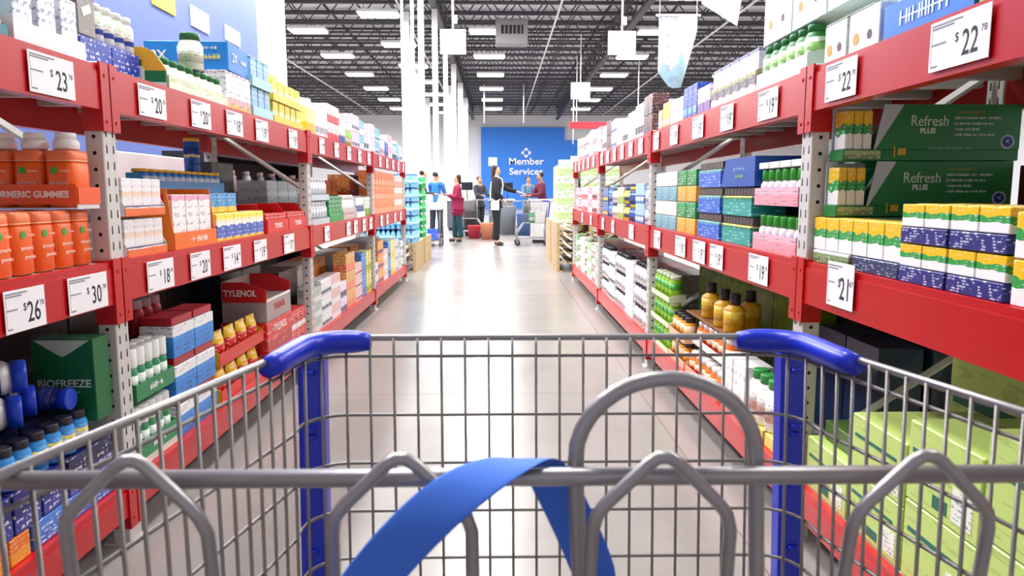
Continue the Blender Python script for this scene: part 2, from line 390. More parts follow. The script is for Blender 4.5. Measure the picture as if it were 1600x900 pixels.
# ------------------------------------------------------------------ price cards
def price_card(side, ya, yb, z, num, where, small='78', h=None):
    X = XL if side < 0 else XR; w = abs(yb - ya); h = h or 0.108
    f_ = (1.04 if ya < 4.3 else 1.02) if z > 1.2 else 1.014; ya *= f_; yb *= f_
    r = empty('price_card', (side * (X - 0.0065), (ya + yb) / 2, z), PI / 2 if side < 0 else -PI / 2)
    m = MB(); m.cbox(-w / 2, w / 2, -0.0008, 0.0008, -h / 2, h / 2, 0.0003); kid(m.build('card_sheet', CARD), r)
    if num:
        text('%s' % num, 0.098 * h / 0.14, INK, r, (w * 0.2, -0.001, -0.012), ext=0.0002, sx=0.75, name='price_number', bold=0.0006)
        text('$', 0.036 * h / 0.14, INK, r, (w * -0.02, -0.001, 0.006), ext=0.0002, name='price_number')
        text(small, 0.026 * h / 0.14, INK, r, (w * 0.41, -0.001, 0.008), ext=0.0002, name='price_number')
        m = MB(); m.box(-w * 0.465, -w * 0.46, -0.0012, -0.0008, -h * 0.42, h * 0.4 + 0.004)
        for k, (xx0, xx1, zz) in enumerate(((-0.46, 0.06, 0.4), (-0.46, -0.08, 0.34), (-0.46, -0.2, 0.02), (-0.46, -0.34, -0.42))):
            m.box(w * xx0, w * xx1, -0.0012, -0.0008, h * zz, h * zz + 0.004)
        kid(m.build('small_print', GREYINK), r)
    tag(r, 'white price card %s' % where, 'price card', 'price cards')
    return r
GL = [  # gummy rack, top beam
    (1.92, 2.13, '23', 'reading 23 under the white vitamin boxes, top beam'), (2.49, 2.70, '20', 'just past the first tall post on top gummy rack beam'),
    (2.91, 3.11, '20', 'second past the first post, top gummy rack beam'), (3.28, 3.49, '18', 'third past the first post, top gummy rack beam'),
    (3.67, 3.87, '19', 'fourth past the first post, top gummy rack beam'), (4.24, 4.42, '19', 'fifth past the first post, top gummy rack beam')]
for a, b, n_, w_ in GL: price_card(-1, a, b, 1.487, n_, w_)
for k in range(5): price_card(-1, 5.05 + k * 0.46, 5.2 + k * 0.46, 1.49, '17', '%s past the second post, top gummy rack beam' % ORD[k])
for k in range(5): price_card(-1, 7.55 + k * 0.46, 7.7 + k * 0.46, 1.49, '15', '%s past the third post, top gummy rack beam' % ORD[k])
price_card(-1, 1.8, 1.965, 0.872, '26', 'reading 26 below the orange gummy bottles', '78'); price_card(-1, 2.07, 2.28, 0.874, '30', 'reading 30 below the orange gummy bottles', '78')
for k, (a, b, n_) in enumerate(((2.54, 2.75, '18'), (2.9, 3.1, '20'), (3.25, 3.47, '14'), (3.66, 3.86, '19'), (4.17, 4.38, '17'))):
    price_card(-1, a, b, 0.876, n_, '%s past the first post, middle gummy rack beam' % ORD[k])
for k, a in enumerate((5.15, 5.9, 6.2, 6.6, 6.95, 7.6, 8.0, 8.6, 9.1)): price_card(-1, a, a + 0.15, 0.88, '15', '%s past the second post, middle gummy rack beam' % ORD[k])
price_card(1, 1.45, 1.66, 1.494, '22', 'reading 22 under the blue bottle tray, top beam'); price_card(1, 1.985, 2.18, 1.492, '22', 'reading 22 near the first post, under mint cartons')
for k, (a, b) in enumerate(((2.54, 2.74), (3.02, 3.2), (3.46, 3.66), (3.95, 4.13), (4.5, 4.66))):
    price_card(1, a, b, 1.49, '19', '%s past the first post, top eye-drop rack beam' % ORD[k])
for k in range(6): price_card(1, 5.0 + k * 0.38, 5.16 + k * 0.38, 1.49, '14', '%s past the second post, top eye-drop rack beam' % ORD[k])
for k in range(5): price_card(1, 7.5 + k * 0.44, 7.66 + k * 0.44, 1.49, '14', '%s past the third post, top eye-drop rack beam' % ORD[k])
r = price_card(1, 1.985, 2.15, 0.905, '21', 'reading 21 tilted under the small eye-drop boxes', '47', 0.13)
for k, (a, b) in enumerate(((2.63, 2.84), (3.17, 3.37), (3.45, 3.67), (3.82, 4.04), (4.42, 4.6), (5.3, 5.5), (6.2, 6.35), (6.8, 6.95), (7.7, 7.85), (8.5, 8.65))):
    price_card(1, a, b, 0.882, '19', '%s past the first post, middle eye-drop rack beam' % ORD[k])

# ================================================================== SHOPPING CART (near one; copies stand at the far end)
WIRE_R = 0.0021
def arc(cx, cy, r, a0, a1, n):
    return [(cx + r * math.cos(a0 + (a1 - a0) * i / n), cy + r * math.sin(a0 + (a1 - a0) * i / n)) for i in range(n + 1)]
def basket_path(z, top=0.99):
    """half-plan of the basket from the near end of one side round the front to the near end of the other, shrinking downwards"""
    t = (top - z)
    fy = 0.912 - t * 0.114; hw = 0.308 - t * 0.02; hb = 0.412 - t * 0.10; yb = 0.36
    R_ = 0.05
    pts = [(-hb, yb)]
    pts += [(-hw - 0.0, fy - R_ - 0.03)]
    pts += [(-hw + R_ * (1 - math.cos(a)), fy - R_ + R_ * math.sin(a)) for a in [i * PI / 10 for i in range(0, 6)]]
    pts += [(-x, y) for x, y in reversed(pts)]
    return pts
def make_cart(full=True):
    r = empty('shopping_cart')
    # rim
    m = MB(); m.tube([(x, y, 0.99) for x, y in basket_path(0.99)], 0.0042, 8); kid(m.build('basket_rim', STEEL), r)
    # horizontal wires
    m = MB()
    for z in (0.967, 0.894, 0.834, 0.774, 0.715, 0.655, 0.60, 0.55):
        m.tube([(x, y, z) for x, y in basket_path(z)], WIRE_R, 6)
    zl = 0.50
    # vertical wires: front
    k = -9
    while k <= 9:
        x = k * 0.0296 + 0.006
        if abs(x) < 0.27:
            f = lambda z: 0.912 - (0.99 - z) * 0.114 - 0.004
            m.tube([(x, f(0.99), 0.99), (x * 0.97, f(zl), zl)], 0.0018, 6)
        k += 1
    # vertical wires: sides and corners
    def side_at(u, z):   # u metres from the front corner towards the near end
        t = 0.99 - z; fy = 0.912 - t * 0.114; hw = 0.308 - t * 0.02; hb = 0.412 - t * 0.10
        y = fy - 0.08 - u * (0.97); q = (fy - 0.08 - y) / (fy - 0.08 - 0.36); return hw + (hb - hw) * q, y
    for sgn in (-1, 1):
        u = 0.0
        while u < 0.455:
            xa, ya = side_at(u, 0.99); xb, yb = side_at(u * 0.95, zl)
            m.tube([(sgn * (xa - 0.003), ya, 0.99), (sgn * (xb - 0.003), yb, zl)], 0.0019, 6); u += 0.026
        for d in (0.012, 0.036):
            xa = 0.308 - d * 0.6 + 0.002; ya = 0.912 - 0.05 + d * 0.9
            t = 0.99 - zl
            m.tube([(sgn * xa, ya, 0.985), (sgn * (xa - t * 0.02), ya - t * 0.114, zl)], 0.0019, 6)
    kid(m.build('wire_lattice', WIRE), r)
    # basket bottom
    m = MB(); bp = basket_path(0.50)
    xs = [p[0] for p in bp]
    for k in range(-8, 9):
        x = k * 0.03; m.tube([(x, 0.36, 0.5), (x, 0.853, 0.5)], 0.0019, 5)
    for k in range(6): y = 0.37 + k * 0.09; m.tube([(-0.30, y, 0.497), (0.30, y, 0.497)], 0.0028, 5)
    kid(m.build('bottom_grille', STEEL), r)
    # blue corner posts and rounded corner bumpers
    for sgn in (-1, 1):
        m = MB()
        za, zb_ = 0.968, 0.40
        def c4(z): t = 0.99 - z; return sgn * (0.309 - t * 0.015), 0.934 - t * 0.114
        (xa, ya), (xb, yb) = c4(za), c4(zb_)
        w = 0.0168; d = 0.014
        vs_ = []
        for (cx_, cy_, z) in ((xa, ya, za), (xb, yb, zb_)):
            vs_ += [(cx_ - w, cy_ - d * 0.6, z), (cx_ - w * 0.6, cy_ - d, z), (cx_ + w * 0.6, cy_ - d, z), (cx_ + w, cy_ - d * 0.6, z), (cx_ + w, cy_ + d, z), (cx_ - w, cy_ + d, z)]
        m.add(vs_, [tuple(range(5, -1, -1)), tuple(range(6, 12))] + [(i, (i + 1) % 6, (i + 1) % 6 + 6, i + 6) for i in range(6)])
        for z in (0.945, 0.875, 0.865, 0.80, 0.72, 0.63, 0.56):     # moulded clips on the post
            cx_, cy_ = c4(z); m.cbox(cx_ - 0.006, cx_ + 0.006, cy_ - d - 0.006, cy_ - d + 0.002, z - 0.003, z + 0.003, 0.001)
        o = m.build('corner_post', BLUEP); kid(o, r); o['label'] = 'blue plastic corner post'
        m = MB(); pts = basket_path(0.99); half = pts[:8] if sgn < 0 else pts[8:][::-1]
        # portion of the rim covered by the bumper
        line = [(sgn * 0.316, 0.775), (sgn * 0.313, 0.80), (sgn * 0.309, 0.84)] + [(q[0], q[1]) for q in half[3:8]] + [(sgn * 0.245, 0.912), (sgn * 0.23, 0.912)]
        rr = [0.0115, 0.0135, 0.0145] + [0.0145] * 5 + [0.0135, 0.0105]
        m.tube([(x, y, 0.985) for x, y in line], rr, 14)
        o = m.build('corner_bumper', BLUEP); kid(o, r); o['label'] = 'blue plastic corner bumper'
    # near end: top rod, folding seat loops, big hoop
    m = MB(); m.tube([(-0.415, 0.47, 0.983), (0.415, 0.47, 0.983)], 0.0062, 12); kid(m.build('gate_rod', STEEL), r)
    for cx_ in (-0.302, -0.132, 0.036, 0.206):
        m = MB()
        pts = [(cx_ - 0.048, 0.470, 0.72), (cx_ - 0.047, 0.462, 0.90), (cx_ - 0.0455, 0.455, 0.952), (cx_ - 0.043, 0.452, 0.964), (cx_ - 0.037, 0.452, 0.972), (cx_ - 0.01, 0.452, 0.9985), (cx_ - 0.004, 0.452, 1.0025), (cx_ + 0.003, 0.452, 1.0025),
               (cx_ + 0.009, 0.452, 0.9985), (cx_ + 0.035, 0.452, 0.972), (cx_ + 0.041, 0.452, 0.964), (cx_ + 0.0445, 0.455, 0.952), (cx_ + 0.045, 0.462, 0.90), (cx_ + 0.046, 0.470, 0.72)]
        m.tube(pts, 0.0045, 10); kid(m.build('seat_loop', STEEL), r)
    m = MB(); hx = 0.044
    pts = [(hx - 0.056, 0.484, 0.74), (hx - 0.058, 0.484, 0.90), (hx - 0.062, 0.484, 0.985)]
    pts += [(hx - 0.062 * math.cos(a), 0.484, 0.99 + 0.056 * math.sin(a)) for a in [PI * i / 16 for i in range(1, 16)]]
    pts += [(hx + 0.062, 0.484, 0.985), (hx + 0.066, 0.484, 0.90), (hx + 0.066, 0.484, 0.74)]
    m.tube(pts, 0.0056, 12); kid(m.build('seat_back_hoop', STEEL), r)
    m = MB(); m.tube([(-0.36, 0.474, 0.72), (0.36, 0.474, 0.72)], 0.004, 8); kid(m.build('seat_hinge_rod', STEEL), r)
    # handle, frame, castors
    m = MB(); m.tube([(-0.30, 0.10, 0.985), (0.30, 0.10, 0.985)], 0.016, 14); kid(m.build('handle', BLUEP), r)
    for sgn in (-1, 1):
        m = MB(); m.tube([(sgn * 0.31, 0.10, 0.985), (sgn * 0.345, 0.13, 0.975), (sgn * 0.412, 0.36, 0.988)], 0.008, 8); kid(m.build('handle_arm', STEEL), r)
        m = MB(); m.tube([(sgn * 0.30, 0.36, 0.50), (sgn * 0.27, 0.20, 0.26), (sgn * 0.27, 0.20, 0.16)], 0.012, 8)
        m.tube([(sgn * 0.27, 0.20, 0.17), (sgn * 0.20, 0.84, 0.17)], 0.012, 8); m.tube([(sgn * 0.25, 0.84, 0.50), (sgn * 0.20, 0.84, 0.17)], 0.012, 8)
        m.tube([(sgn * 0.412, 0.36, 0.988), (sgn * 0.30, 0.36, 0.50)], 0.006, 8)
        kid(m.build('chassis_frame', STEEL), r)
        for wx, wy in ((0.27, 0.20), (0.20, 0.84)):
            m = MB(); m.lathe([(0.03, -0.012), (0.06, -0.012), (0.062, 0), (0.06, 0.012), (0.03, 0.012)], 20, 0, T(sgn * wx, wy + 0.02, 0.0625) @ Matrix.Rotation(PI / 2, 4, 'Y'))
            o = m.build('wheel', mat('#2C2C30', 0.6)); kid(o, r)
            m = MB(); m.box(sgn * wx - 0.02, sgn * wx - 0.015, wy, wy + 0.035, 0.055, 0.16); m.box(sgn * wx + 0.015, sgn * wx + 0.02, wy, wy + 0.035, 0.055, 0.16); m.box(sgn * wx - 0.02, sgn * wx + 0.02, wy, wy + 0.035, 0.15, 0.165)
            kid(m.build('caster_fork', STEEL), o)
    m = MB(); 
    for k in range(-6, 7): m.tube([(k * 0.034, 0.2, 0.175), (k * 0.028, 0.84, 0.175)], 0.003, 5)
    kid(m.build('lower_rack', STEEL), r)
    return r
cart = make_cart(); cart.location = (0.07, 0, 0)
tag(cart, 'large grey wire shopping cart with blue corner posts, filling the bottom of the view', 'shopping cart')

# blue strap looped over the rod
def strap():
    path = [(-0.118, 0.415, 0.855, .9), (-0.102, 0.416, 0.89, .8), (-0.086, 0.418, 0.92, .72), (-0.068, 0.421, 0.945, .62), (-0.048, 0.427, 0.966, .5), (-0.029, 0.437, 0.981, .35), (-0.008, 0.451, 0.9905, .2), (0.010, 0.467, 0.9935, .1), (0.023, 0.482, 0.992, .2),
            (0.033, 0.497, 0.982, .42), (0.042, 0.507, 0.964, .6), (0.053, 0.510, 0.940, .75), (0.066, 0.512, 0.91, .8), (0.080, 0.513, 0.87, .85)]
    # the band's width direction turns from across the view to along it over the rod
    n = len(path); vs_ = []; fs = []
    for i, (x, y, z, _) in enumerate(path):
        a = Vector(path[max(i - 1, 0)][:3]); b = Vector(path[min(i + 1, n - 1)][:3]); d = (b - a).normalized()
        t = i / (n - 1)
        w = Vector((1.0, 0.0, -0.02)) if t > 0.5 else Vector((0.95, 0, -0.35 * min(1, (0.5 - t) / 0.25)))
        w = (w - d * w.dot(d)).normalized(); nn = w.cross(d).normalized()
        if nn.y > 0: nn = -nn
        hw = 0.0175; th = 0.0012
        p = Vector((x - 0.004 * (1 - t) - 0.002, y, z))
        for sx_, sn in ((-1, -1), (1, -1), (1, 1), (-1, 1)): vs_.append(tuple(p + w * hw * sx_ + nn * th * sn))
        if i:
            b0 = (i - 1) * 4; c0 = i * 4
            for j in range(4): fs.append((b0 + j, b0 + (j + 1) % 4, c0 + (j + 1) % 4, c0 + j))
    fs += [(3, 2, 1, 0), tuple((n - 1) * 4 + j for j in range(4))]
    m = MB(); m.add(vs_, fs, 0, True)
    o = m.build('bag_strap', mat('#3E76E2', 0.75, name='blue_webbing', noise=0.15))
    md = o.modifiers.new('s', 'SUBSURF'); md.levels = 2; md.render_levels = 2
    bm_crease = o.data
    tag(o, 'wide blue cloth strap looped over the cart rod', 'strap')
strap()

# ================================================================== PRODUCTS
_TP = {}
def tpl(key, fn):
    """first call returns the thing itself, later calls return copies of it and its parts"""
    if key not in _TP:
        o = fn(); _TP[key] = o; return o
    return copy_tree(_TP[key])
def M_(c, rough=0.35):
    if isinstance(c, str): return mat(c, rough)
    if isinstance(c, tuple): return pr(c) if isinstance(c[0][0], (int, float)) else pr(*c)
    return c

def carton(name, w, d, h, body, txt=None, tcol='#FFFFFF', tsize=None, panel=None, panel_z=(0.1, 0.9), tz=0.5, small=False):
    """a closed carton with chamfered edges; body may be a printed finish"""
    key = ('carton', name, w, d, h, body, txt, panel, tz)
    def fn():
        m = MB(); m.cbox(-w / 2, w / 2, -d / 2, d / 2, 0, h, 0.0018)
        o = m.build(name, M_(body))
        if not small:
            m = MB(); m.box(-w * 0.46, w * 0.46, -0.004, d * 0.46, h, h + 0.0012) ; kid(m.build('lid_flap', M_(body)), o)
        if panel:
            m = MB(); m.box(-w * 0.42, w * 0.42, -d / 2 - 0.0012, -d / 2, h * panel_z[0], h * panel_z[1]); kid(m.build('label_panel', M_(panel)), o)
        if txt: text(txt, tsize or h * 0.25, mat(tcol, 0.5), o, (0, -d / 2 - 0.0018, h * tz))
        return o
    return (key, fn, w, d, h)
def tray(w, d, lip, back, col, txt=None, tcol='#FFFFFF', ts=None, name='display_tray', lipcol=None):
    """open cardboard display tray: low front lip, sides sloping up to a high back"""
    key = ('tray', w, d, lip, back, col, txt, lipcol)
    def fn():
        t = 0.0025; m = MB()
        m.box(-w / 2, w / 2, -d / 2, d / 2, 0, t); m.box(-w / 2, w / 2, d / 2 - t, d / 2, t, back)
        for s in (-1, 1):
            x0, x1 = sorted((s * w / 2, s * (w / 2 - t)))
            poly = [(-d / 2, t), (d / 2 - t, t), (d / 2 - t, back), (-d / 2 + d * 0.35, back), (-d / 2, lip)]
            n = 5; vs_ = [(x0, y, z) for y, z in poly] + [(x1, y, z) for y, z in poly]
            m.add(vs_, [tuple(range(n - 1, -1, -1)), tuple(range(n, 2 * n))] + [(i, (i + 1) % n, (i + 1) % n + n, i + n) for i in range(n)])
        o = m.build(name, M_(col))
        m = MB(); m.box(-w / 2, w / 2, -d / 2 - t, -d / 2, 0, lip); kid(m.build('front_lip', M_(lipcol or col)), o)
        if txt: text(txt, ts or lip * 0.55, mat(tcol, 0.5), o, (0, -d / 2 - t - 0.0009, lip * 0.5), sx=0.9)
        return o
    return (key, fn, w, d, back)
def bottle(name, r, h, body, cap, label=None, cap_h=0.2, neck=0.75, cap_r=0.8, sq=0.0, lab=(0.18, 0.72), sy=1.0, n=16):
    key = ('bottle', name, r, h, body, cap, label, cap_h, sq)
    def fn():
        hb = h * (1 - cap_h); sh = min(r * 0.5, hb * 0.3)
        m = MB(); m.lathe([(r * 0.9, 0), (r, r * 0.12), (r, hb - sh), (r * 0.93, hb - sh * 0.55), (r * neck, hb), (r * neck, hb + 0.004)], n, 0, sq=sq, sy=sy)
        o = m.build(name, M_(body))
        m = MB(); cr = r * cap_r; m.lathe([(cr, hb), (cr, h - cr * 0.12), (cr * 0.92, h)], n, 0, sq=sq * 0.6, sy=sy); kid(m.build('cap', M_(cap)), o)
        if label:
            m = MB(); m.lathe([(r * 1.012, h * lab[0]), (r * 1.012, h * min(lab[1], (hb - sh) / h))], n, 0, sq=sq, sy=sy); kid(m.build('label_band', M_(label)), o)
        return o
    return (key, fn, 2 * r, 2 * r * sy, h)
def tube_pack(name, w, h, body, cap, label):
    """standing squeeze tube: round cap below, flat crimp above"""
    key = ('tube', name, w, h, body, cap, label)
    def fn():
        m = MB(); n = 14; vs_ = []; fs = []
        lv = [(0.16, 0.42, 0.42), (0.3, 0.48, 0.44), (0.6, 0.5, 0.3), (0.92, 0.52, 0.05), (1.0, 0.52, 0.035)]
        for z, a, b in lv:
            for i in range(n): t = 2 * PI * i / n; vs_.append((w * a * math.cos(t), w * b * math.sin(t), h * z))
        for j in range(len(lv) - 1):
            for i in range(n): fs.append((j * n + i, j * n + (i + 1) % n, (j + 1) * n + (i + 1) % n, (j + 1) * n + i))
        fs += [tuple(range(n - 1, -1, -1)), tuple((len(lv) - 1) * n + i for i in range(n))]
        m.add(vs_, fs, 0, True); o = m.build(name, M_(body))
        m = MB(); m.lathe([(w * 0.4, 0), (w * 0.42, 0.003), (w * 0.42, h * 0.16)], n); kid(m.build('cap', M_(cap)), o)
        return o
    return (key, fn, w, w, h)
def flowpack(name, w, d, h, body):
    """pillow bag with crimped ends"""
    key = ('bag', name, w, d, h, body)
    def fn():
        m = MB(); nx, nz = 8, 8; F = []; 
        for s in (-1, 1):
            for j in range(nz + 1):
                for i in range(nx + 1):
                    u, v = i / nx, j / nz; e = (math.sin(PI * u) ** 0.5) * (math.sin(PI * min(max((v - 0.06) / 0.88, 0), 1)) ** 0.6)
                    F.append((w * (u - 0.5), s * (0.002 + d / 2 * e), h * v))
        vs_ = F; fs = []; K = (nx + 1) * (nz + 1)
        for j in range(nz):
            for i in range(nx):
                a = j * (nx + 1) + i; fs.append((a, a + 1, a + nx + 2, a + nx + 1)); a += K; fs.append((a, a + nx + 1, a + nx + 2, a + 1))
        ring = [i for i in range(nx + 1)] + [(j + 1) * (nx + 1) + nx for j in range(nz)] + [nz * (nx + 1) + i for i in range(nx - 1, -1, -1)] + [j * (nx + 1) for j in range(nz - 1, 0, -1)]
        for i in range(len(ring)):
            a, b = ring[i], ring[(i + 1) % len(ring)]; fs.append((a, a + K, b + K, b))
        m.add(vs_, fs, 0, True); return m.build(name, M_(body))
    return (key, fn, w + 0.004, d + 0.008, h)

DZ = {'t': TOPZ, 'm': MIDZ, 'b': BOTZ}
LN = {'t': 'top shelf', 'm': 'middle shelf', 'b': 'bottom shelf'}
RN = {-1: 'gummy rack', 1: 'eye-drop rack'}
BN = ['near bay', 'second bay', 'third bay', 'last bay']
def bay_of(y): return BN[0 if y < 2.41 else 1 if y < 4.89 else 2 if y < 7.37 else 3]
def place(spec, side, y, z, inset=0.0, rz=0.0):
    key, fn, w, d, h = spec; o = tpl(key, fn); X = (XL if side < 0 else XR) + 0.012
    o.location = (side * (X + inset + d / 2), y, z + 0.0005); o.rotation_euler = (0, 0, (PI / 2 if side < 0 else -PI / 2) + rz); return o
def facing(side, lv, y0, y1, spec, desc, cat, tiers=1, inset=0.012, tr=None, trd=None, gap=0.002, gz=0.003, deep=1, z0=None, grp=None, jit=0.0, loc=None, tierstep=None):
    """one product filling a width of shelf: rows of it, tier on tier, optionally each tier in its own tray"""
    key, fn, w, d, h = spec; ym = 0.0075 if tr else 0; n = max(1, int((y1 - y0 - 2 * ym + 0.004) / (w + gap))); step = (y1 - y0 - 2 * ym) / n; z = DZ[lv] if z0 is None else z0
    where = loc or '%s %s %s' % (RN[side], bay_of((y0 + y1) / 2), LN[lv].split()[0])
    for t in range(tiers):
        tn = '' if tiers == 1 else ', %s tier' % ['bottom', 'second', 'third', 'fourth', 'fifth', 'sixth'][t]
        zz = z
        if tr:
            td = d * deep + gap * deep + 0.013
            ts = tray(round(y1 - y0 - 0.004, 3), round(td, 3), tr[0], tr[1], tr[2], *(tr[3:]))
            o = place(ts, side, (y0 + y1) / 2, z, inset - 0.005); tag(o, '%s%s, %s' % (trd, tn, where), 'display tray'); zz = z + 0.003
        for j in range(deep):
            for i in range(n):
                y = y0 + ym + (i + 0.5) * step + (random.uniform(-jit, jit) if jit else 0)
                o = place(spec, side, y, zz, inset + j * (d + gap) + 0.0035, random.uniform(-jit, jit) * 3)
                lab = '%s, %s%s%s, %s' % (desc, '' if n == 1 else ORD[min(i, 19)] + ' from cart', '' if j == 0 else ' back row', tn, where)
                lab = lab.replace(', ,', ',').replace(',  ', ', ').replace(', , ', ', ')
                tag(o, lab, cat, grp or '%s on the %s' % (cat + ('es' if cat.endswith('x') else 's'), RN[side]))
        z += (tierstep or ((h + gz) if not tr else max(h, tr[1] * 0 + h) + gz + 0.003))
    return z

# ---------------------------------------------------------------- GUMMY RACK (side -1)
# middle shelf, near bay: orange gummy jars
OR = '#F2641A'
def jar():
    def fn():
        hgt = 0.168; m = MB(); m.lathe([(0.044, 0), (0.0475, 0.006), (0.0475, 0.125), (0.044, 0.134)], 24, 0, sq=0.62, sx=0.9, sy=1.1)
        o = m.build('gummy_jar', mat(OR, 0.3))
        m = MB(); m.lathe([(0.0455, 0.134), (0.0465, 0.14), (0.0465, 0.157), (0.043, 0.166), (0.03, hgt)], 24, 0, sq=0.62, sx=0.9, sy=1.1); kid(m.build('lid', mat('#F07A4A', 0.35)), o)
        m = MB(); m.lathe([(0.0462, 0.1345), (0.0475, 0.1365), (0.0462, 0.1385)], 24, 0, sq=0.62, sx=0.9, sy=1.1); kid(m.build('seal_ring', mat('#F8B088', 0.4)), o)
        W_ = mat('#FFE9DC', 0.5)
        for fy in (-0.053,):
            m = MB(); m.lathe([(0.011, -0.0004), (0.011, 0.0008)], 16, 0, T(-0.012, fy, 0.108) @ Matrix.Rotation(PI / 2, 4, 'X')); q = m.build('leaf_emblem', mat('#3FA535', 0.5)); kid(q, o)
            text('turmeric', 0.0165, W_, o, (0, fy - 0.0012, 0.072), sx=0.95, ext=0.0004); text('gummies', 0.0145, W_, o, (0.01, fy - 0.0012, 0.048), sx=0.9, ext=0.0004)
            text('#6', 0.009, W_, o, (0.02, fy - 0.0012, 0.106), ext=0.0004, sx=0.8)
        # the narrow side also carries its panel of small print
        m = MB(); m.box(-0.0435, -0.0425, -0.012, 0.006, 0.02, 0.085); kid(m.build('fact_panel', pr(((0, '#F6EDE6'),), amt=0.9, sc=(6, 6, 30), ink='#908080')), o)
        return o
    return (('gummyjar',), fn, 0.084, 0.110, 0.168)
J = jar()
facing(-1, 'm', 1.58, 2.335, J, 'orange turmeric gummy jar', 'gummy jar', inset=0.02, gap=0.0005, deep=2, loc='gummy rack middle near bay')
# the turned upper tray of the same jars, its long front facing the cart
tx, ty, tz = -1.383, 2.27, MIDZ + 0.172
def gtray():
    def fn():
        w, d, lip = 0.29, 0.124, 0.06; m = MB(); m.box(-w / 2, w / 2, -d / 2, d / 2, 0, 0.004)
        for a in ((-w / 2, w / 2, d / 2 - 0.004, d / 2), (-w / 2, -w / 2 + 0.004, -d / 2, d / 2), (w / 2 - 0.004, w / 2, -d / 2, d / 2)): m.box(*a, 0.004, lip)
        o = m.build('display_tray', mat('#EDEBE8', 0.5)); m = MB(); m.box(-w / 2, w / 2, -d / 2 - 0.004, -d / 2, 0.014, lip + 0.012); kid(m.build('front_lip', mat('#EE5A24', 0.4)), o)
        m = MB(); m.box(w / 2, w / 2 + 0.004, -d / 2, d / 2, 0.014, lip + 0.004); kid(m.build('side_lip', mat('#EE5A24', 0.4)), o)
        text('TURMERIC GUMMIES', 0.0262, mat('#FFF4EC', 0.5), o, (0.012, -d / 2 - 0.0055, 0.042), ext=0.0006, bold=0.001, sx=0.92)
        return o
    return (('gtray',), fn, 0.46, 0.22, 0.06)
gt = tpl(*gtray()[:2]); gt.location = (tx, ty, tz); gt.rotation_euler = (0, 0, 0.02); tag(gt, 'orange tray lettered turmeric gummies, standing on the lower gummy jars', 'display tray')
for i in range(3):
    o = tpl(*J[:2]); o.location = (tx - 0.0935 + i * 0.0925, ty, tz + 0.005); o.rotation_euler = (0, 0, 0.0)
    tag(o, 'orange turmeric gummy jar in the upper turned tray, %s from the wall end' % ORD[i], 'gummy jar', 'gummy jars on the gummy rack')
wj = bottle('white_jar', 0.036, 0.05, '#F2F0EE', '#F4F2F0', None, 0.35)
for i in range(3):
    o = tpl(*wj[:2]); o.location = (tx - 0.0935 + i * 0.0925, ty, tz + 0.1745); tag(o, 'small white jar on the upper orange jars, %s from the wall end' % ORD[i], 'jar', 'small white jars')
# middle shelf, second bay
WB = ((0, '#F08050'), (0.12, '#F4F0F0'), (0.5, '#F2D8C4'), (0.62, '#F4F2F4'))
facing(-1, 'm', 2.50, 2.80, carton('vitamin_carton', 0.07, 0.12, 0.125, (WB, '#B0A0B0', 0.4)), 'white and peach vitamin carton', 'carton', tiers=2, tr=(0.035, 0.12, '#F6F2F0', None, '#FFFFFF', None, 'display_tray', ((0, '#F07030'), (0.7, '#F7E6DC'), (0.88, '#20206A'))), trd='white cardboard tray with orange printed lip', gz=0.012)
# big orange display
def orange_display():
    def fn():
        w, d, h = 0.42, 0.26, 0.235; m = MB(); t = 0.004
        m.box(-w / 2, w / 2, -d / 2, d / 2, 0, t); m.box(-w / 2, w / 2, d / 2 - t, d / 2, t, h)
        for s in (-1, 1):
            x0, x1 = sorted((s * w / 2, s * (w / 2 - t))); poly = [(-d / 2, t), (d / 2 - t, t), (d / 2 - t, h), (-d / 2 + 0.02, h), (-d / 2, 0.06)]
            vs_ = [(x0, y, z) for y, z in poly] + [(x1, y, z) for y, z in poly]
            m.add(vs_, [(4, 3, 2, 1, 0), (5, 6, 7, 8, 9)] + [(i, (i + 1) % 5, (i + 1) % 5 + 5, i + 5) for i in range(5)])
        o = m.build('display_box', mat('#F4821E', 0.4)); m = MB(); m.box(-w / 2, w / 2, -d / 2 - t, -d / 2, 0, 0.065); kid(m.build('front_lip', mat('#F0701A', 0.4)), o)
        m = MB(); m.box(-w / 2 - 0.001, -w / 2, -0.10, -0.03, h * 0.6, h - 0.02); kid(m.build('red_corner_print', mat('#F02020', 0.4)), o)
        text('#8', 0.032, mat('#FFF0E0'), o, (0.02, -d / 2 - t - 0.001, 0.033), sx=1.1); return o
    return (('odisp',), fn, 0.42, 0.26, 0.235)
od = place(orange_display(), -1, 3.07, MIDZ, 0.005); tag(od, 'large orange open display box with white packs, gummy rack middle shelf', 'display box')
facing(-1, 'm', 2.885, 3.27, carton('vitamin_carton', 0.12, 0.05, 0.205, (((0, '#F2C8A0'), (0.12, '#F6F3F6'), (0.88, '#F0B0C8')), '#807888', 0.6, (7, 7, 20))), 'tall white pack inside the orange display box', 'carton', inset=0.014, deep=2, z0=MIDZ + 0.006, loc='gummy rack')
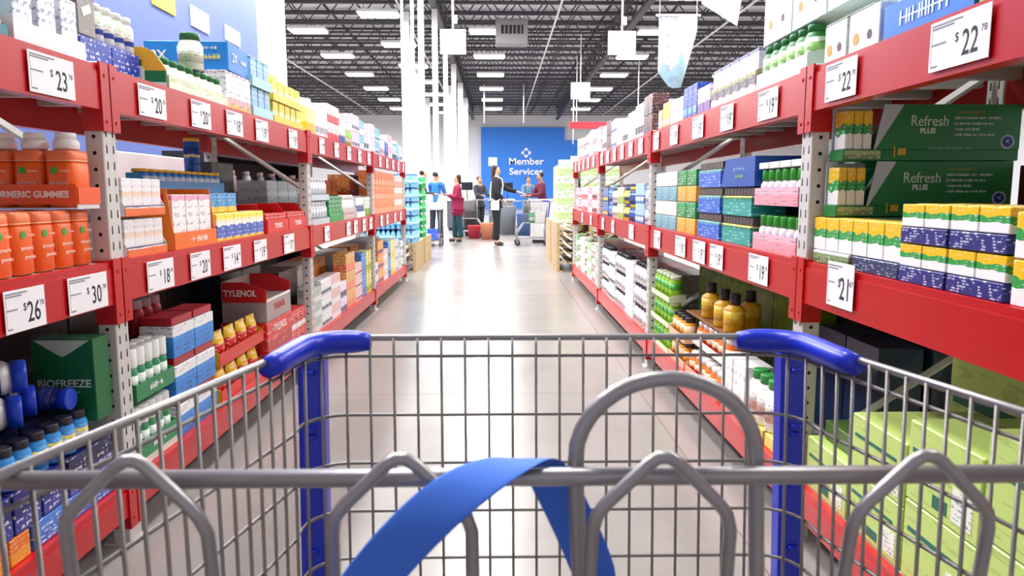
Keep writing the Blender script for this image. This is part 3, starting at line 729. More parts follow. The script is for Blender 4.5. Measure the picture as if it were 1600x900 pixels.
# blue and yellow vitamin bottles behind/above
YB = ((0, '#F4C418'), (0.3, '#1E7FD0'), (0.55, '#3C9BE4'), (0.75, '#2E88D6'))
facing(-1, 'm', 3.28, 4.2, bottle('vitamin_bottle', 0.036, 0.10, '#2A7ED2', '#F2C01C', ((0, '#2E86DC'), (0.6, '#DCE8F4')), 0.14, cap_r=0.98), 'blue vitamin bottle with yellow cap', 'bottle', inset=0.30, z0=MIDZ + 0.222, tr=(0.05, 0.085, '#1E88C8'), trd='blue tray of yellow-capped vitamin bottles')
facing(-1, 'm', 3.28, 4.2, carton('vitamin_carton', 0.2, 0.13, 0.218, '#F2C01C', small=True), 'yellow carton under the blue bottle tray', 'carton', inset=0.29)
facing(-1, 'm', 3.32, 3.98, carton('tablet_box', 0.105, 0.10, 0.125, (((0, '#F4D22A'), (0.12, '#3A62C0'), (0.55, '#F4EFE0'), (0.72, '#F6E63C')), '#FFFFFF', 0.7, (8, 8, 14))), 'blue yellow and white tablet box', 'carton', inset=0.01)
facing(-1, 'm', 3.32, 3.7, carton('tablet_box', 0.12, 0.10, 0.09, (((0, '#F2C01C'), (0.3, '#2F97DA')), '#FFFFFF', 0.5)), 'blue and yellow tablet box', 'carton', inset=0.05, z0=MIDZ + 0.128)
can = bottle('chip_can', 0.038, 0.17, '#2468C8', '#F2C820', ((0, '#2468C8'), (0.45, '#F4E8C0'), (0.6, '#1E50B0')), 0.1, neck=0.98, cap_r=1.02)
o = place(can, -1, 3.90, MIDZ + 0.222 + 0.1055, 0.304); tag(o, 'tall blue can with yellow lid standing alone at the back, gummy rack', 'can')
# red trays of medicine
RT = '#D8201E'
for (ya, yb_, lc) in ((4.02, 4.42, 'in the first red tray'), (4.43, 4.835, 'in the second red tray')):
    facing(-1, 'm', ya, yb_, carton('pain_relief_box', 0.068, 0.08, 0.10, (((0, '#C81C20'), (0.35, '#F0D8D4'), (0.5, '#D02024')), '#FFFFFF', 0.5)), 'small red pain relief box', 'carton', tr=(0.07, 0.155, RT, 'TYLENOL', '#FFFFFF', 0.04), trd='red display tray on the gummy rack middle shelf', inset=0.012, deep=2, loc=lc)
for k, (ya, yb_, ts) in enumerate(((3.72, 4.02, 0.05),)):
    o = place(carton('pain_relief_carton', 0.3, 0.11, 0.155, '#A81E20', 'TYLENOL', '#E0C8B8', 0.05, tz=0.78), -1, 3.85, MIDZ, 0.16); tag(o, 'dark red pain relief carton behind the yellow boxes, gummy rack', 'carton')
    o = place(carton('pain_relief_carton', 0.3, 0.11, 0.06, '#C02020', small=True), -1, 3.85, MIDZ + 0.158, 0.16); tag(o, 'flat red carton on the dark red pain relief carton', 'carton')
# third bay middle
GW = (((0, '#E4E8EC'), (0.5, '#C8D4DC'), (0.75, '#F0F2F4')), '#5A6A78', 0.7, (8, 8, 12))
facing(-1, 'm', 4.98, 5.5, bottle('lotion_bottle', 0.036, 0.155, '#DCE4EA', '#E8ECEE', GW[0], 0.2), 'pale grey lotion bottle', 'bottle', tiers=2, tr=(0.04, 0.05, '#C0CCD4'), trd='grey tray of lotion bottles', gz=0.008)
facing(-1, 'm', 5.52, 6.0, carton('lotion_carton', 0.11, 0.10, 0.19, (((0, '#E8F0E8'), (0.2, '#149048'), (0.62, '#0F8040')), '#FFFFFF', 0.5)), 'green and white lotion carton', 'carton', tr=(0.05, 0.2, '#1B9A4A'), trd='green display tray with slanted sides')
facing(-1, 'm', 6.02, 6.55, bottle('lotion_bottle', 0.04, 0.20, '#F2F2EE', '#E8E8E4', ((0, '#F2F2F0'), (0.4, '#DDE6E0')), 0.2), 'tall white lotion bottle', 'bottle', deep=1, inset=0.02)
facing(-1, 'm', 6.57, 6.95, carton('lotion_carton', 0.085, 0.09, 0.17, (((0, '#28487A'), (0.4, '#34568C'), (0.6, '#EDF0F8')), '#FFFFFF', 0.5)), 'navy and white lotion carton', 'carton', tr=(0.05, 0.19, '#EEF0F6'), trd='white tray with navy lotion cartons')
facing(-1, 'm', 6.97, 7.3, carton('lotion_carton', 0.09, 0.09, 0.18, (((0, '#86B040'), (0.4, '#E6EEE0')), '#508030', 0.5)), 'leafy green and white lotion carton', 'carton')
facing(-1, 'm', 6.1, 7.2, carton('storage_carton', 0.24, 0.2, 0.33, (((0, '#A04A28'), (0.6, '#B86028')), '#603020', 0.4)), 'brown orange carton at the back', 'carton', inset=0.3)
facing(-1, 'm', 5.0, 6.0, carton('storage_carton', 0.24, 0.2, 0.3, (((0, '#9AA0A6'), (0.6, '#B8BEC2')), '#505860', 0.4)), 'grey carton at the back', 'carton', inset=0.3)
# last bay middle: orange
facing(-1, 'm', 7.46, 9.0, carton('juice_carton', 0.17, 0.14, 0.145, (((0, '#F0A070'), (0.4, '#EE7A30'), (0.8, '#F28A3C')), '#FFF0E0', 0.5)), 'bright orange drink mix carton', 'carton', tiers=3)
facing(-1, 'm', 9.02, 9.78, carton('juice_carton', 0.14, 0.14, 0.14, (((0, '#E0B090'), (0.5, '#F4EEE8')), '#F07028', 0.5)), 'white and orange drink mix carton', 'carton', tiers=3)
# ---- top shelf
WT = (((0, '#F0EEF2'), (0.16, '#E4E8F2'), (0.7, '#F0F2F8')), '#7080A0', 0.75, (9, 9, 18))
facing(-1, 't', 1.55, 1.97, carton('supplement_box', 0.10, 0.12, 0.15, (((0, '#F4EEE8'), (0.3, '#F0A088'), (0.45, '#C8EEF2')), '#40A0B0', 0.5)), 'aqua and peach supplement box', 'carton', tr=(0.03, 0.06, '#2E7F88'), trd='teal tray of supplement boxes')
facing(-1, 't', 1.99, 2.33, carton('supplement_box', 0.082, 0.12, 0.165, WT), 'white supplement box with grey blue print', 'carton', tr=(0.055, 0.07, '#F2F0F2'), trd='white tray of grey-printed supplement boxes')
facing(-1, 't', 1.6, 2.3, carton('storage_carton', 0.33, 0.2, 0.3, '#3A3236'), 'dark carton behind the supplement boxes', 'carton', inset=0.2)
# header card of the second bay, grey box and white bottles in the blue tray
facing(-1, 't', 2.46, 2.86, carton('supplement_box', 0.195, 0.18, 0.112, (((0, '#1C40B0'), (0.99, '#1C40B0')), '#FFFFFF', 0.6, (12, 12, 6))), 'royal blue box under the white bottles', 'carton', inset=0.09)
o = place(carton('sample_box', 0.1, 0.12, 0.125, (((0, '#8C8682'), (0.93, '#5A5450')), '#D8D4D0', 0.2)), -1, 2.515, TOPZ + 0.115, 0.095); tag(o, 'grey box with a white slip picture, gummy rack top shelf', 'carton')
m = MB(); m.box(-0.028, 0.028, -0.001, 0, -0.012, 0.014); kid(m.build('white_slip', WHITE, o, loc=(0, -0.0605, 0.08), rot=(0, -0.4, 0)), o)
m = MB(); m.box(-0.001, 0, -0.04, 0.04, -0.012, 0.014); kid(m.build('white_slip', WHITE, o, loc=(-0.0505, 0.0, 0.083), rot=(0.35, 0, 0)), o)
facing(-1, 't', 2.58, 2.86, bottle('pill_bottle', 0.033, 0.125, '#EDF2E8', '#E8ECE8', ((0, '#3060C0'), (0.28, '#F4F4EE'), (0.6, '#CFE0C0')), 0.2), 'white pill bottle with blue-striped label', 'bottle', inset=0.095, z0=TOPZ + 0.115)
# yellow and green tray of green-capped bottles
GB = bottle('supplement_bottle', 0.034, 0.115, '#F0F2E8', '#1E6E34', ((0, '#E8EEDC'), (0.6, '#F4F6EE')), 0.22)
facing(-1, 't', 2.89, 3.50, GB, 'white supplement bottle with dark green cap', 'bottle', tr=(0.05, 0.06, '#D8E8C0', None, '#fff', None, 'display_tray', ((0, '#E8EED8'), (0.5, '#DDE8C4'))), trd='pale green tray of green-capped bottles', inset=0.01, deep=1)
def header():
    def fn():
        # end card of the tray: yellow field above a green field with a bottle picture, slanted far edge
        m = MB(); w = 0.30; m.prism([(-w / 2, 0), (w / 2, 0), (w / 2, 0.07), (w / 2 - 0.04, 0.13), (w / 2 - 0.08, 0.15), (-w / 2, 0.15)], -0.003, 0.003)
        o = m.build('header_card', pr(((0, '#1E7A38'), (0.42, '#F2B62A')), ink='#6A7A20', amt=0.0, wob=0)); m = MB(); m.prism([(-w / 2, 0), (w / 2, 0), (w / 2, 0.02), (-w / 2, 0.025)], -0.0042, -0.003); kid(m.build('white_stripe', WHITE), o)
        m = MB(); m.prism([(0.02, 0.022), (0.07, 0.022), (0.07, 0.07), (0.062, 0.08), (0.028, 0.08), (0.02, 0.07)], -0.004, -0.003); kid(m.build('bottle_print', mat('#F2F4EC')), o)
        m = MB(); m.box(0.028, 0.062, -0.004, -0.003, 0.08, 0.102); kid(m.build('cap_print', mat('#1E6E34')), o)
        for k in range(3): pass
        text('#9', 0.026, mat('#50641C'), o, (-0.07, -0.004, 0.128), sx=0.8); text('#10', 0.026, mat('#50641C'), o, (-0.07, -0.004, 0.097), sx=0.8); return o
    return (('header',), fn, 0.34, 0.006, 0.14)
h_ = tpl(*header()[:2]); h_.location = (-1.395, 2.877, TOPZ + 0.0005); h_.rotation_euler = (0, 0, 0.0); tag(h_, 'yellow and green header card on the end of the pale green tray', 'header card')
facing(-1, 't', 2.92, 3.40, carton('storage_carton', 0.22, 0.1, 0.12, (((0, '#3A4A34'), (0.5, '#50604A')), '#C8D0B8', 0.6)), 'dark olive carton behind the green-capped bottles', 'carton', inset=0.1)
big = bottle('supplement_bottle', 0.05, 0.15, '#EEF2E4', '#1E6E34', ((0, '#E4ECD4'), (0.7, '#F4F6EE')), 0.2, n=20)
o = place(big, -1, 3.235, TOPZ + 0.1205, 0.005); tag(o, 'large white bottle with green cap standing on the olive cartons', 'bottle')
def bluebox():
    def fn():
        m = MB(); m.cbox(-0.18, 0.2, -0.15, 0.15, 0, 0.13, 0.002); o = m.build('supplement_carton', mat('#1C84DC', 0.4))
        text('2X', 0.06, WHITE, o, (-0.115, -0.152, 0.065), bold=0.001); text('#5', 0.03, mat('#F2E060'), o, (0.12, -0.152, 0.06)); text('#5', 0.02, WHITE, o, (0.12, -0.152, 0.1))
        text('2X', 0.06, WHITE, o, (0.202, -0.06, 0.065), PI / 2, bold=0.001); text('#5', 0.03, WHITE, o, (0.202, 0.07, 0.065), PI / 2)
        return o
    return (('bluebox',), fn, 0.4, 0.3, 0.13)
facing(-1, 't', 3.51, 3.85, carton('storage_carton', 0.165, 0.1, 0.17, '#507898'), 'steel blue carton under the 2X carton', 'carton', inset=0.22)
o = tpl(*bluebox()[:2]); o.location = (-1.455, 3.70, TOPZ + 0.174); o.rotation_euler = (0, 0, 0.03); tag(o, 'bright blue carton lettered 2X on the gummy rack top shelf', 'carton')
facing(-1, 't', 3.52, 3.86, carton('vitamin_carton', 0.11, 0.1, 0.17, (((0, '#E8C83C'), (0.14, '#E8A8A0'), (0.3, '#F4EEF2'), (0.9, '#F2D8D8')), '#5058A0', 0.65, (7, 7, 12))), 'white carton with yellow base and violet print', 'carton', inset=0.01)
facing(-1, 't', 3.87, 4.20, carton('vitamin_carton', 0.09, 0.1, 0.145, (((0, '#E4F0F6'), (0.3, '#8CBEE4'), (0.9, '#3C8CA0')), '#F8FCFF', 0.6, (7, 7, 14))), 'sky blue vitamin carton', 'carton', tiers=2, tr=(0.05, 0.06, '#A8DCE4'), trd='aqua tray of sky blue cartons')
facing(-1, 't', 3.92, 4.2, carton('vitamin_carton', 0.13, 0.14, 0.34, (((0, '#BCE4F0'), (0.8, '#D4F0F6')), '#3A86C4', 0.5)), 'tall pale blue carton at the back', 'carton', inset=0.16)
facing(-1, 't', 4.22, 4.83, carton('vitamin_carton', 0.10, 0.10, 0.115, (((0, '#F2B830'), (0.3, '#F2EEB8'), (0.55, '#F4E030')), '#70A050', 0.5)), 'yellow and cream vitamin carton', 'carton', tiers=2, tr=(0.04, 0.05, '#F0D030'), trd='yellow tray of vitamin cartons')
facing(-1, 't', 4.25, 4.8, carton('vitamin_carton', 0.13, 0.12, 0.33, (((0, '#F4DC20'), (0.7, '#F8E820')), '#E0A010', 0.4)), 'tall bright yellow carton', 'carton', inset=0.15)
seqT = [('#F2C020', '#F6E8A0', '#D8A010', 'amber and cream', 0.11, 0.17, 1), ('#F0EEF0', '#F6F4F8', '#A0A0B0', 'plain white', 0.12, 0.2, 1), ('#D02830', '#F2E0E0', '#B81820', 'red and white', 0.13, 0.13, 2), ('#243C98', '#F0F2FA', '#3050B0', 'navy and white', 0.1, 0.15, 1), ('#86B83C', '#F4F6E8', '#303030', 'lime and white', 0.09, 0.15, 1), ('#F4F2F4', '#E8D8E8', '#7060A0', 'lilac and white', 0.11, 0.14, 2),
        ('#E8F0F2', '#8CC8E0', '#3880B0', 'icy blue', 0.1, 0.13, 2), ('#F0F0F0', '#DADCE4', '#404858', 'grey-white', 0.12, 0.22, 1), ('#2850C8', '#3A64D8', '#FFFFFF', 'royal blue', 0.1, 0.17, 1), ('#F6F0F0', '#F0C8D4', '#C03060', 'pink-white', 0.1, 0.13, 2), ('#5A3A98', '#D8D0EC', '#FFFFFF', 'violet', 0.11, 0.16, 1), ('#48A8DC', '#C8ECF6', '#FFFFFF', 'cyan', 0.12, 0.24, 1), ('#F2F2F2', '#E0ECF4', '#6088B0', 'snow white', 0.12, 0.2, 1)]
def sequence(side, lv, y0, y1, seq, kinds, inset=0.012, scale=1.0):
    y = y0; k = 0; names = {}
    while y < y1 - 0.12:
        a, b, ink, nm, w, h, tiers = seq[k % len(seq)]; cnt = 3 if k % 3 else 2
        w_ = w * 1.0; ye = min(y + cnt * (w_ + 0.004), y1)
        kind = kinds[k % len(kinds)]; bn = bay_of((y + ye) / 2); u = names.get((nm, bn), 0); names[(nm, bn)] = u + 1
        d = ['', 'further ', 'third-group ', 'fourth-group '][u] + '%s %s' % (nm, kind[1])
        if kind[0] == 'c': sp = carton(kind[2], round(w_, 3), 0.11, h, (((0, a), (0.42, b)), ink, 0.6, (8, 8, 13), 0.12, 0.35, k % 5), small=True, panel=(ink if ink != '#FFFFFF' else '#3A3E50') if k % 2 else None, panel_z=(0.14, 0.34))
        else: sp = bottle(kind[2], round(w_ / 2 * 0.92, 3), h, a, b if kind[0] == 'b' else ink, ((0, b), (0.5, a)), 0.2, n=12)
        facing(side, lv, y, ye, sp, d, 'carton' if kind[0] == 'c' else 'bottle', tiers=tiers, inset=inset)
        y = ye + 0.006; k += 1
KC = ('c', 'supplement box', 'supplement_box'); KB = ('b', 'tonic bottle', 'tonic_bottle'); KL = ('d', 'capped bottle', 'tonic_bottle'); KD = ('c', 'remedy carton', 'remedy_carton')
sequence(-1, 't', 4.96, 7.3, seqT, [KC, KD, KC, KC, KB, KD])
sequence(-1, 't', 7.44, 9.75, seqT[5:] + seqT[:5], [KD, KC, KB, KC])
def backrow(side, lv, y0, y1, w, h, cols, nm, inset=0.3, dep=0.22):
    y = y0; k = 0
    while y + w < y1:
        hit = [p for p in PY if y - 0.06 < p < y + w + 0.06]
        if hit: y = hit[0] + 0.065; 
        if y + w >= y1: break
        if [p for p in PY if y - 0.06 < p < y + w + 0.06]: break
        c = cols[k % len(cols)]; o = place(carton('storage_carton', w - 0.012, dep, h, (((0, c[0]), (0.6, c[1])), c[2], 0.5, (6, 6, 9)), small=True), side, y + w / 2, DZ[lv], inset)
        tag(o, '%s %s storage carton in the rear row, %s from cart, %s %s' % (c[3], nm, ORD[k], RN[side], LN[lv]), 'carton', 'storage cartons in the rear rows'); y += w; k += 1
WC = [('#E8E6E8', '#F2F0F2', '#9090A0', 'white'), ('#E6E2DE', '#D8D4D4', '#707080', 'pale grey'), ('#F0E8E0', '#F4F2F2', '#B04040', 'cream')]
backrow(-1, 't', 4.3, 9.7, 0.42, 0.34, WC, 'tall', inset=0.28)
# ---- bottom shelf
BF = '#12683A'
def biofreeze():
    def fn():
        m = MB(); m.cbox(-0.095, 0.095, -0.045, 0.045, 0, 0.26, 0.002); o = m.build('gel_carton', mat('#0F6A38', 0.45))
        for rz, yy, xx in ((0, -0.0462, 0),):
            m = MB(); m.prism([(-0.085, 0.257), (0.085, 0.257), (0.015, 0.212), (0.0, 0.205), (-0.015, 0.212)], yy, yy + 0.001); kid(m.build('white_chevron', mat('#C8D4C8')), o)
        text('BIOFREEZE', 0.034, mat('#D8E4DC'), o, (0, -0.047, 0.12), bold=0.0006); text('#12', 0.013, mat('#88B898'), o, (0, -0.047, 0.095)); return o
    return (('biof',), fn, 0.44, 0.24, 0.42)
o = tpl(*biofreeze()[:2]); o.location = (-1.345, 2.302, 0); o.rotation_euler = (0, 0, 0.0); o.location.z = BOTZ + 0.2525; tag(o, 'dark green gel carton with pale chevron, bottom shelf behind blue bottles', 'carton')
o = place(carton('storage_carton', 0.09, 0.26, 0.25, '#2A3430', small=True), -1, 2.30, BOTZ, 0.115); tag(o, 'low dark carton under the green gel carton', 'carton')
NB = bottle('sleep_aid_bottle', 0.037, 0.14, '#16266E', '#1E50D8', ((0, '#1C2E80'), (0.45, '#4A5CA8'), (0.7, '#1C2E80')), 0.22, cap_r=0.95)
facing(-1, 'b', 1.6, 2.08, carton('sleep_aid_box', 0.11, 0.1, 0.11, (((0, '#3A3C98'), (0.4, '#1C1E70')), '#FFFFFF', 0.6, (8, 8, 8))), 'purple blue sleep aid box', 'carton', z0=BOTZ + 0.075, inset=0.01, jit=0)
facing(-1, 'b', 1.6, 2.34, tray(0.18, 0.12, 0.07, 0.07, '#F2A030', None), 'low orange tray', 'tray', inset=0.01) if False else None
facing(-1, 'b', 1.55, 1.90, carton('ointment_box', 0.08, 0.09, 0.072, (((0, '#F2A028'), (0.5, '#F07828')), '#FFE8C0', 0.5)), 'orange ointment box under purple boxes', 'carton', inset=0.01)
facing(-1, 'b', 1.91, 2.34, carton('sleep_aid_box', 0.14, 0.09, 0.072, (((0, '#3A74D8'), (0.5, '#4884E0')), '#FFFFFF', 0.8, (7, 7, 8))), 'sky blue sleep aid box lowest on shelf', 'carton', inset=0.01)
facing(-1, 'b', 2.09, 2.34, carton('sleep_aid_box', 0.12, 0.1, 0.11, (((0, '#5A50A8'), (0.5, '#16184E')), '#FFFFFF', 0.6, (8, 8, 8))), 'indigo sleep aid box beside the post', 'carton', z0=BOTZ + 0.075, inset=0.01)
facing(-1, 'b', 1.70, 2.25, bottle('cold_relief_bottle', 0.03, 0.112, '#3A94DC', '#2A2430', ((0, '#3A98E0'), (0.3, '#EAF0F4'), (0.6, '#F0DE70'), (0.75, '#2E8ED4')), 0.2, cap_r=0.85, lab=(0.1, 0.8)), 'sky blue and yellow cold relief bottle', 'bottle', z0=BOTZ + 0.19, inset=0.02)
facing(-1, 'b', 1.62, 2.34, carton('storage_carton', 0.17, 0.22, 0.26, '#161C40', small=True), 'midnight blue carton behind the small boxes', 'carton', inset=0.115) if False else None
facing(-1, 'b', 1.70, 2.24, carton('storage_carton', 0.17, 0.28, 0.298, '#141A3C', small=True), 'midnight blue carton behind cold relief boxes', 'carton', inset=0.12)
# heap of blue capped bottles lying on their sides
def lying(i, x, y, z, rz, big=False):
    sp = bottle('sleep_aid_bottle', 0.05 if big else 0.036, 0.17 if big else 0.13, '#1A2468' if not big else '#E4E4E8', '#2048D0', ((0, '#1A2468'), (0.35, '#3C4A98'), (0.6, '#1A2468')), 0.22, cap_r=0.93, lab=(0.25, 0.72), n=20)
    o = tpl(sp[0], sp[1]); r_ = 0.05 if big else 0.036
    o.rotation_mode = 'XYZ'; o.rotation_euler = (0, PI / 2, rz); o.location = (x, y, z + r_ + 0.0015); return o
hz = BOTZ + 0.3045
for i, (x, y, dz, rz, big) in enumerate(((-1.47, 1.93, 0.0, 0.6, True), (-1.50, 2.04, 0.0, 0.6, True), (-1.565, 1.738, 0.0, 0.0, False), (-1.485, 1.985, 0.0885, 0.6, True))):
    o = lying(i, x, y, hz + dz, rz, big); tag(o, ['large white and navy bottle on its side, nearer the cart', 'large white and navy bottle on its side, nearer the post', 'navy bottle with blue cap lying low at the tray end', 'large navy bottle lying across the two below it'][i], 'bottle', 'lying bottles')
facing(-1, 'b', 2.02, 2.34, NB, 'upright navy bottle with bright blue cap', 'bottle', z0=BOTZ + 0.303 - 0.0, inset=0.02) if False else None
for i, (y, dz) in enumerate(((1.72, 0), (1.795, 0), (2.195, 0), (1.757, 0.064))):
    o = lying(0, -1.42, y, hz + dz, 0.0); tag(o, 'navy bottle with bright blue cap lying in front, %s' % ['first from cart', 'second from cart', 'beside the gel carton', 'resting on two others'][i], 'bottle', 'lying bottles')
o = place(carton('sleep_aid_carton', 0.075, 0.2, 0.2, '#101E78'), -1, 1.64, BOTZ + 0.1875, 0.02); tag(o, 'deep blue carton standing at the cart end of bottom shelf', 'carton')
for i, yy in enumerate((1.95, 2.12)):
    o = place(bottle('grey_dispenser', 0.025, 0.34, '#6A6A6A', '#8A8A88', None, 0.3), -1, yy + 0.0, BOTZ + 0.0, 0.404); tag(o, ['grey pump bottle at the dark back of bottom shelf', 'second grey pump bottle at the dark back, beside gel carton'][i], 'bottle')
# second bay bottom: green gel tubes in tray, blue boxes, red packs
GT = tube_pack('gel_tube', 0.05, 0.19, '#1E8A50', '#F2F4F2', None)
def gelroll():
    def fn():
        m = MB(); m.lathe([(0.022, 0), (0.024, 0.004), (0.024, 0.10), (0.021, 0.112)], 16); o = m.build('gel_tube', mat('#3C9868', 0.35))
        m = MB(); m.lathe([(0.024, 0.112), (0.0245, 0.116), (0.0245, 0.175), (0.022, 0.179)], 16); kid(m.build('cap', mat('#F4F6F4', 0.3)), o)
        m = MB(); m.lathe([(0.0246, 0.02), (0.0246, 0.085)], 16); kid(m.build('label_band', pr(((0, '#1E7A48'), (0.5, '#DCE8E0')), ink='#F0F4F0', amt=0.7)), o); return o
    return (('gelroll',), fn, 0.05, 0.05, 0.179)
facing(-1, 'b', 2.50, 2.80, gelroll(), 'green gel roll-on with white cap', 'tube', z0=BOTZ + 0.24, deep=2, tr=(0.06, 0.07, '#12884C', '#6', '#FFFFFF', 0.03), trd='green tray of white-capped gel roll-ons', inset=0.015)
facing(-1, 'b', 2.50, 2.80, gelroll(), 'lower green gel roll-on with white cap', 'tube', z0=BOTZ + 0.03, tr=(0.065, 0.07, '#12884C', '#6', '#FFFFFF', 0.03), trd='lower green tray of gel roll-ons', inset=0.015)
o = place(carton('storage_carton', 0.3, 0.12, 0.028, '#E8ECE8', small=True), -1, 2.65, BOTZ, 0.01); tag(o, 'flat white carton under the lower gel tray', 'carton')
o = place(carton('storage_carton', 0.28, 0.3, 0.237, '#D4E0D8', small=True), -1, 2.65, BOTZ, 0.135); tag(o, 'pale green carton behind the lower gel tray', 'carton')
for i, yy in enumerate((2.57, 2.72)):
    m = MB(); m.prism([(-0.035, 0), (0.035, 0), (0.06, 0.12), (-0.06, 0.10)], -0.0015, 0.0015); o = m.build('display_card', mat('#ECEEE8', 0.5), loc=(-1.40, yy, BOTZ + 0.24 + 0.0), rot=(0, 0, PI / 2 - 0.5)); tag(o, '%s white flared card standing behind the gel roll-ons' % ['first', 'second'][i], 'card')
RB = (((0, '#2C86DC'), (0.5, '#3A94E6'), (0.66, '#F2F4F8')), '#182A60', 0.6, (7, 5, 10), 0.03)
for t_ in range(3):
    facing(-1, 'b', 2.83, 3.24, carton('cream_box', 0.2, 0.13, 0.125, RB, None), '%s-level blue muscle cream box' % ['bottom', 'middle', 'top'][t_], 'carton', z0=BOTZ + t_ * 0.16, inset=0.015)
    facing(-1, 'b', 2.83, 3.24, carton('cream_box', 0.19, 0.12, 0.03, '#B01828', small=True), '%s dark red pack on muscle cream' % ['bottom', 'middle', 'top'][t_], 'carton', z0=BOTZ + t_ * 0.16 + 0.1275, inset=0.02)
facing(-1, 'b', 2.87, 3.1, bottle('spray_bottle', 0.03, 0.14, '#C01828', '#D8C8CC', None, 0.25), 'crimson bottle standing behind the cream boxes', 'bottle', z0=BOTZ + 0.48 - 0.08, inset=0.16)
facing(-1, 'b', 2.85, 3.3, carton('storage_carton', 0.2, 0.15, 0.397, '#5A4A48', small=True), 'brown carton behind the cream boxes', 'carton', inset=0.155)
RBG = flowpack('candy_bag', 0.12, 0.06, 0.15, (((0, '#C81A1E'), (0.3, '#E02A22'), (0.62, '#F0C020')), '#F8F0E0', 0.6, (5, 5, 8)))
facing(-1, 'b', 3.30, 3.93, RBG, 'red and yellow cough drop bag', 'bag', tiers=2, inset=0.03, tr=(0.06, 0.08, '#E8B818', None, '#fff', None, 'display_tray', '#D82018'), trd='red and yellow tray of cough drop bags', gz=0.02)
def tyl(w, d, h, lidcol='#8A7068'):
    def fn():
        # shelf-ready case: grey lower half, red printed upper half with a sloping cut front
        m = MB(); m.cbox(-w / 2, w / 2, -d / 2, d / 2, 0, h * 0.5, 0.002); m.box(-w / 2, w / 2, d / 2 - 0.004, d / 2, h * 0.5, h)
        m.box(-w / 2 + 0.004, w / 2 - 0.004, -d / 2 + 0.01, d / 2 - 0.004, h * 0.5, h * 0.52)
        o = m.build('pain_relief_case', mat('#A89A98', 0.5))
        for s in (-1, 1):
            m = MB(); x0, x1 = sorted((s * w / 2, s * (w / 2 - 0.004))); poly = [(-d / 2, h * 0.5), (d / 2 - 0.004, h * 0.5), (d / 2 - 0.004, h), (0, h), (-d / 2, h * 0.8)]
            vs_ = [(x0, y, z) for y, z in poly] + [(x1, y, z) for y, z in poly]
            m.add(vs_, [(4, 3, 2, 1, 0), (5, 6, 7, 8, 9)] + [(i, (i + 1) % 5, (i + 1) % 5 + 5, i + 5) for i in range(5)]); kid(m.build('red_side', mat('#D41E24', 0.45)), o)
        m = MB(); m.box(-w / 2 + 0.004, w / 2 - 0.004, -d / 2, -d / 2 + 0.004, h * 0.5, h * 0.56); kid(m.build('front_lip', mat('#E8E0DC', 0.45)), o)
        text('TYLENOL', 0.048, WHITE, o, (-w / 2 - 0.001, 0.02, h * 0.72), -PI / 2, bold=0.001, sx=0.85); text('TYLENOL', 0.05, mat('#C01820'), o, (0, -d / 2 - 0.001, h * 0.3), bold=0.001)
        return o
    return (('tyl', w, d, h), fn, w, d, h)
facing(-1, 'b', 4.47, 4.80, carton('pain_relief_box', 0.1, 0.12, 0.115, (((0, '#F0E8E4'), (0.3, '#C81C20'), (0.6, '#E02A28')), '#FFFFFF', 0.6)), 'low red pain relief box', 'carton', tiers=2, inset=0.02)
o = place(tyl(0.46, 0.24, 0.22), -1, 4.19, BOTZ + 0.262, 0.01); tag(o, 'open grey and red pain relief case standing on the red carton', 'case')
o = place(carton('pain_relief_carton', 0.47, 0.25, 0.26, (((0, '#B81A1C'), (0.6, '#D82026')), '#F0D8D0', 0.3), 'TYLENOL', '#FFFFFF', 0.06, tz=0.8), -1, 4.19, BOTZ, 0.01); tag(o, 'big red pain relief carton on the bottom shelf under the open case', 'carton')
text('TYLENOL', 0.05, mat('#F4E4DC'), o, (-0.2365, 0, 0.215), -PI / 2, sx=0.85, bold=0.001)
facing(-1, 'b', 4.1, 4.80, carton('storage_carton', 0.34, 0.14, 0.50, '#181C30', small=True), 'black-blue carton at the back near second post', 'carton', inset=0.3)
sB = [('#E8ECEA', '#B8C4BC', '#2A4A3A', 'grey green', 0.11, 0.1, 3), ('#E2E6EA', '#F4F4F6', '#3A4A60', 'cool white', 0.1, 0.11, 3), ('#F2F0F0', '#EAC8C8', '#C04050', 'rose white', 0.1, 0.11, 3), ('#6A4FA0', '#E8E0F4', '#FFFFFF', 'purple white', 0.11, 0.12, 2), ('#E87030', '#E0A040', '#FFFFFF', 'burnt orange', 0.12, 0.15, 3), ('#F4F2F2', '#F0D0C8', '#B02030', 'blush', 0.1, 0.11, 3), ('#1E70D0', '#2E88E0', '#FFFFFF', 'strong blue', 0.1, 0.2, 2), ('#E4DC50', '#F0EC90', '#A0A020', 'lemon', 0.11, 0.2, 2), ('#F0EEEA', '#E0E4E8', '#8088A0', 'pearl', 0.1, 0.13, 3)]
sequence(-1, 'b', 4.98, 7.3, sB, [KC, KD, KC])
sequence(-1, 'b', 7.46, 9.75, sB[3:] + sB[:3], [KD, KC, KC])
backrow(-1, 'b', 5.0, 9.7, 0.46, 0.42, [('#3A3436', '#50484A', '#806860', 'dark'), ('#A8A4A0', '#C0BCB8', '#606060', 'grey'), ('#A85028', '#D88838', '#502818', 'rust')], 'deep', inset=0.25)
backrow(-1, 'b', 2.47, 4.85, 0.44, 0.54, [('#2A2226', '#3A3034', '#605050', 'dark brown'), ('#1E1C20', '#2C2A30', '#504848', 'blackish')], 'rear', inset=0.46, dep=0.14)  # rear stock whose dark tone stands in for shade at the shelf back
backrow(-1, 'b', 0.9, 2.36, 0.44, 0.56, [('#161418', '#201E22', '#302C30', 'near-black')], 'rear', inset=0.46, dep=0.14)  # added cartons, the deep shade behind the bottles put into their colour
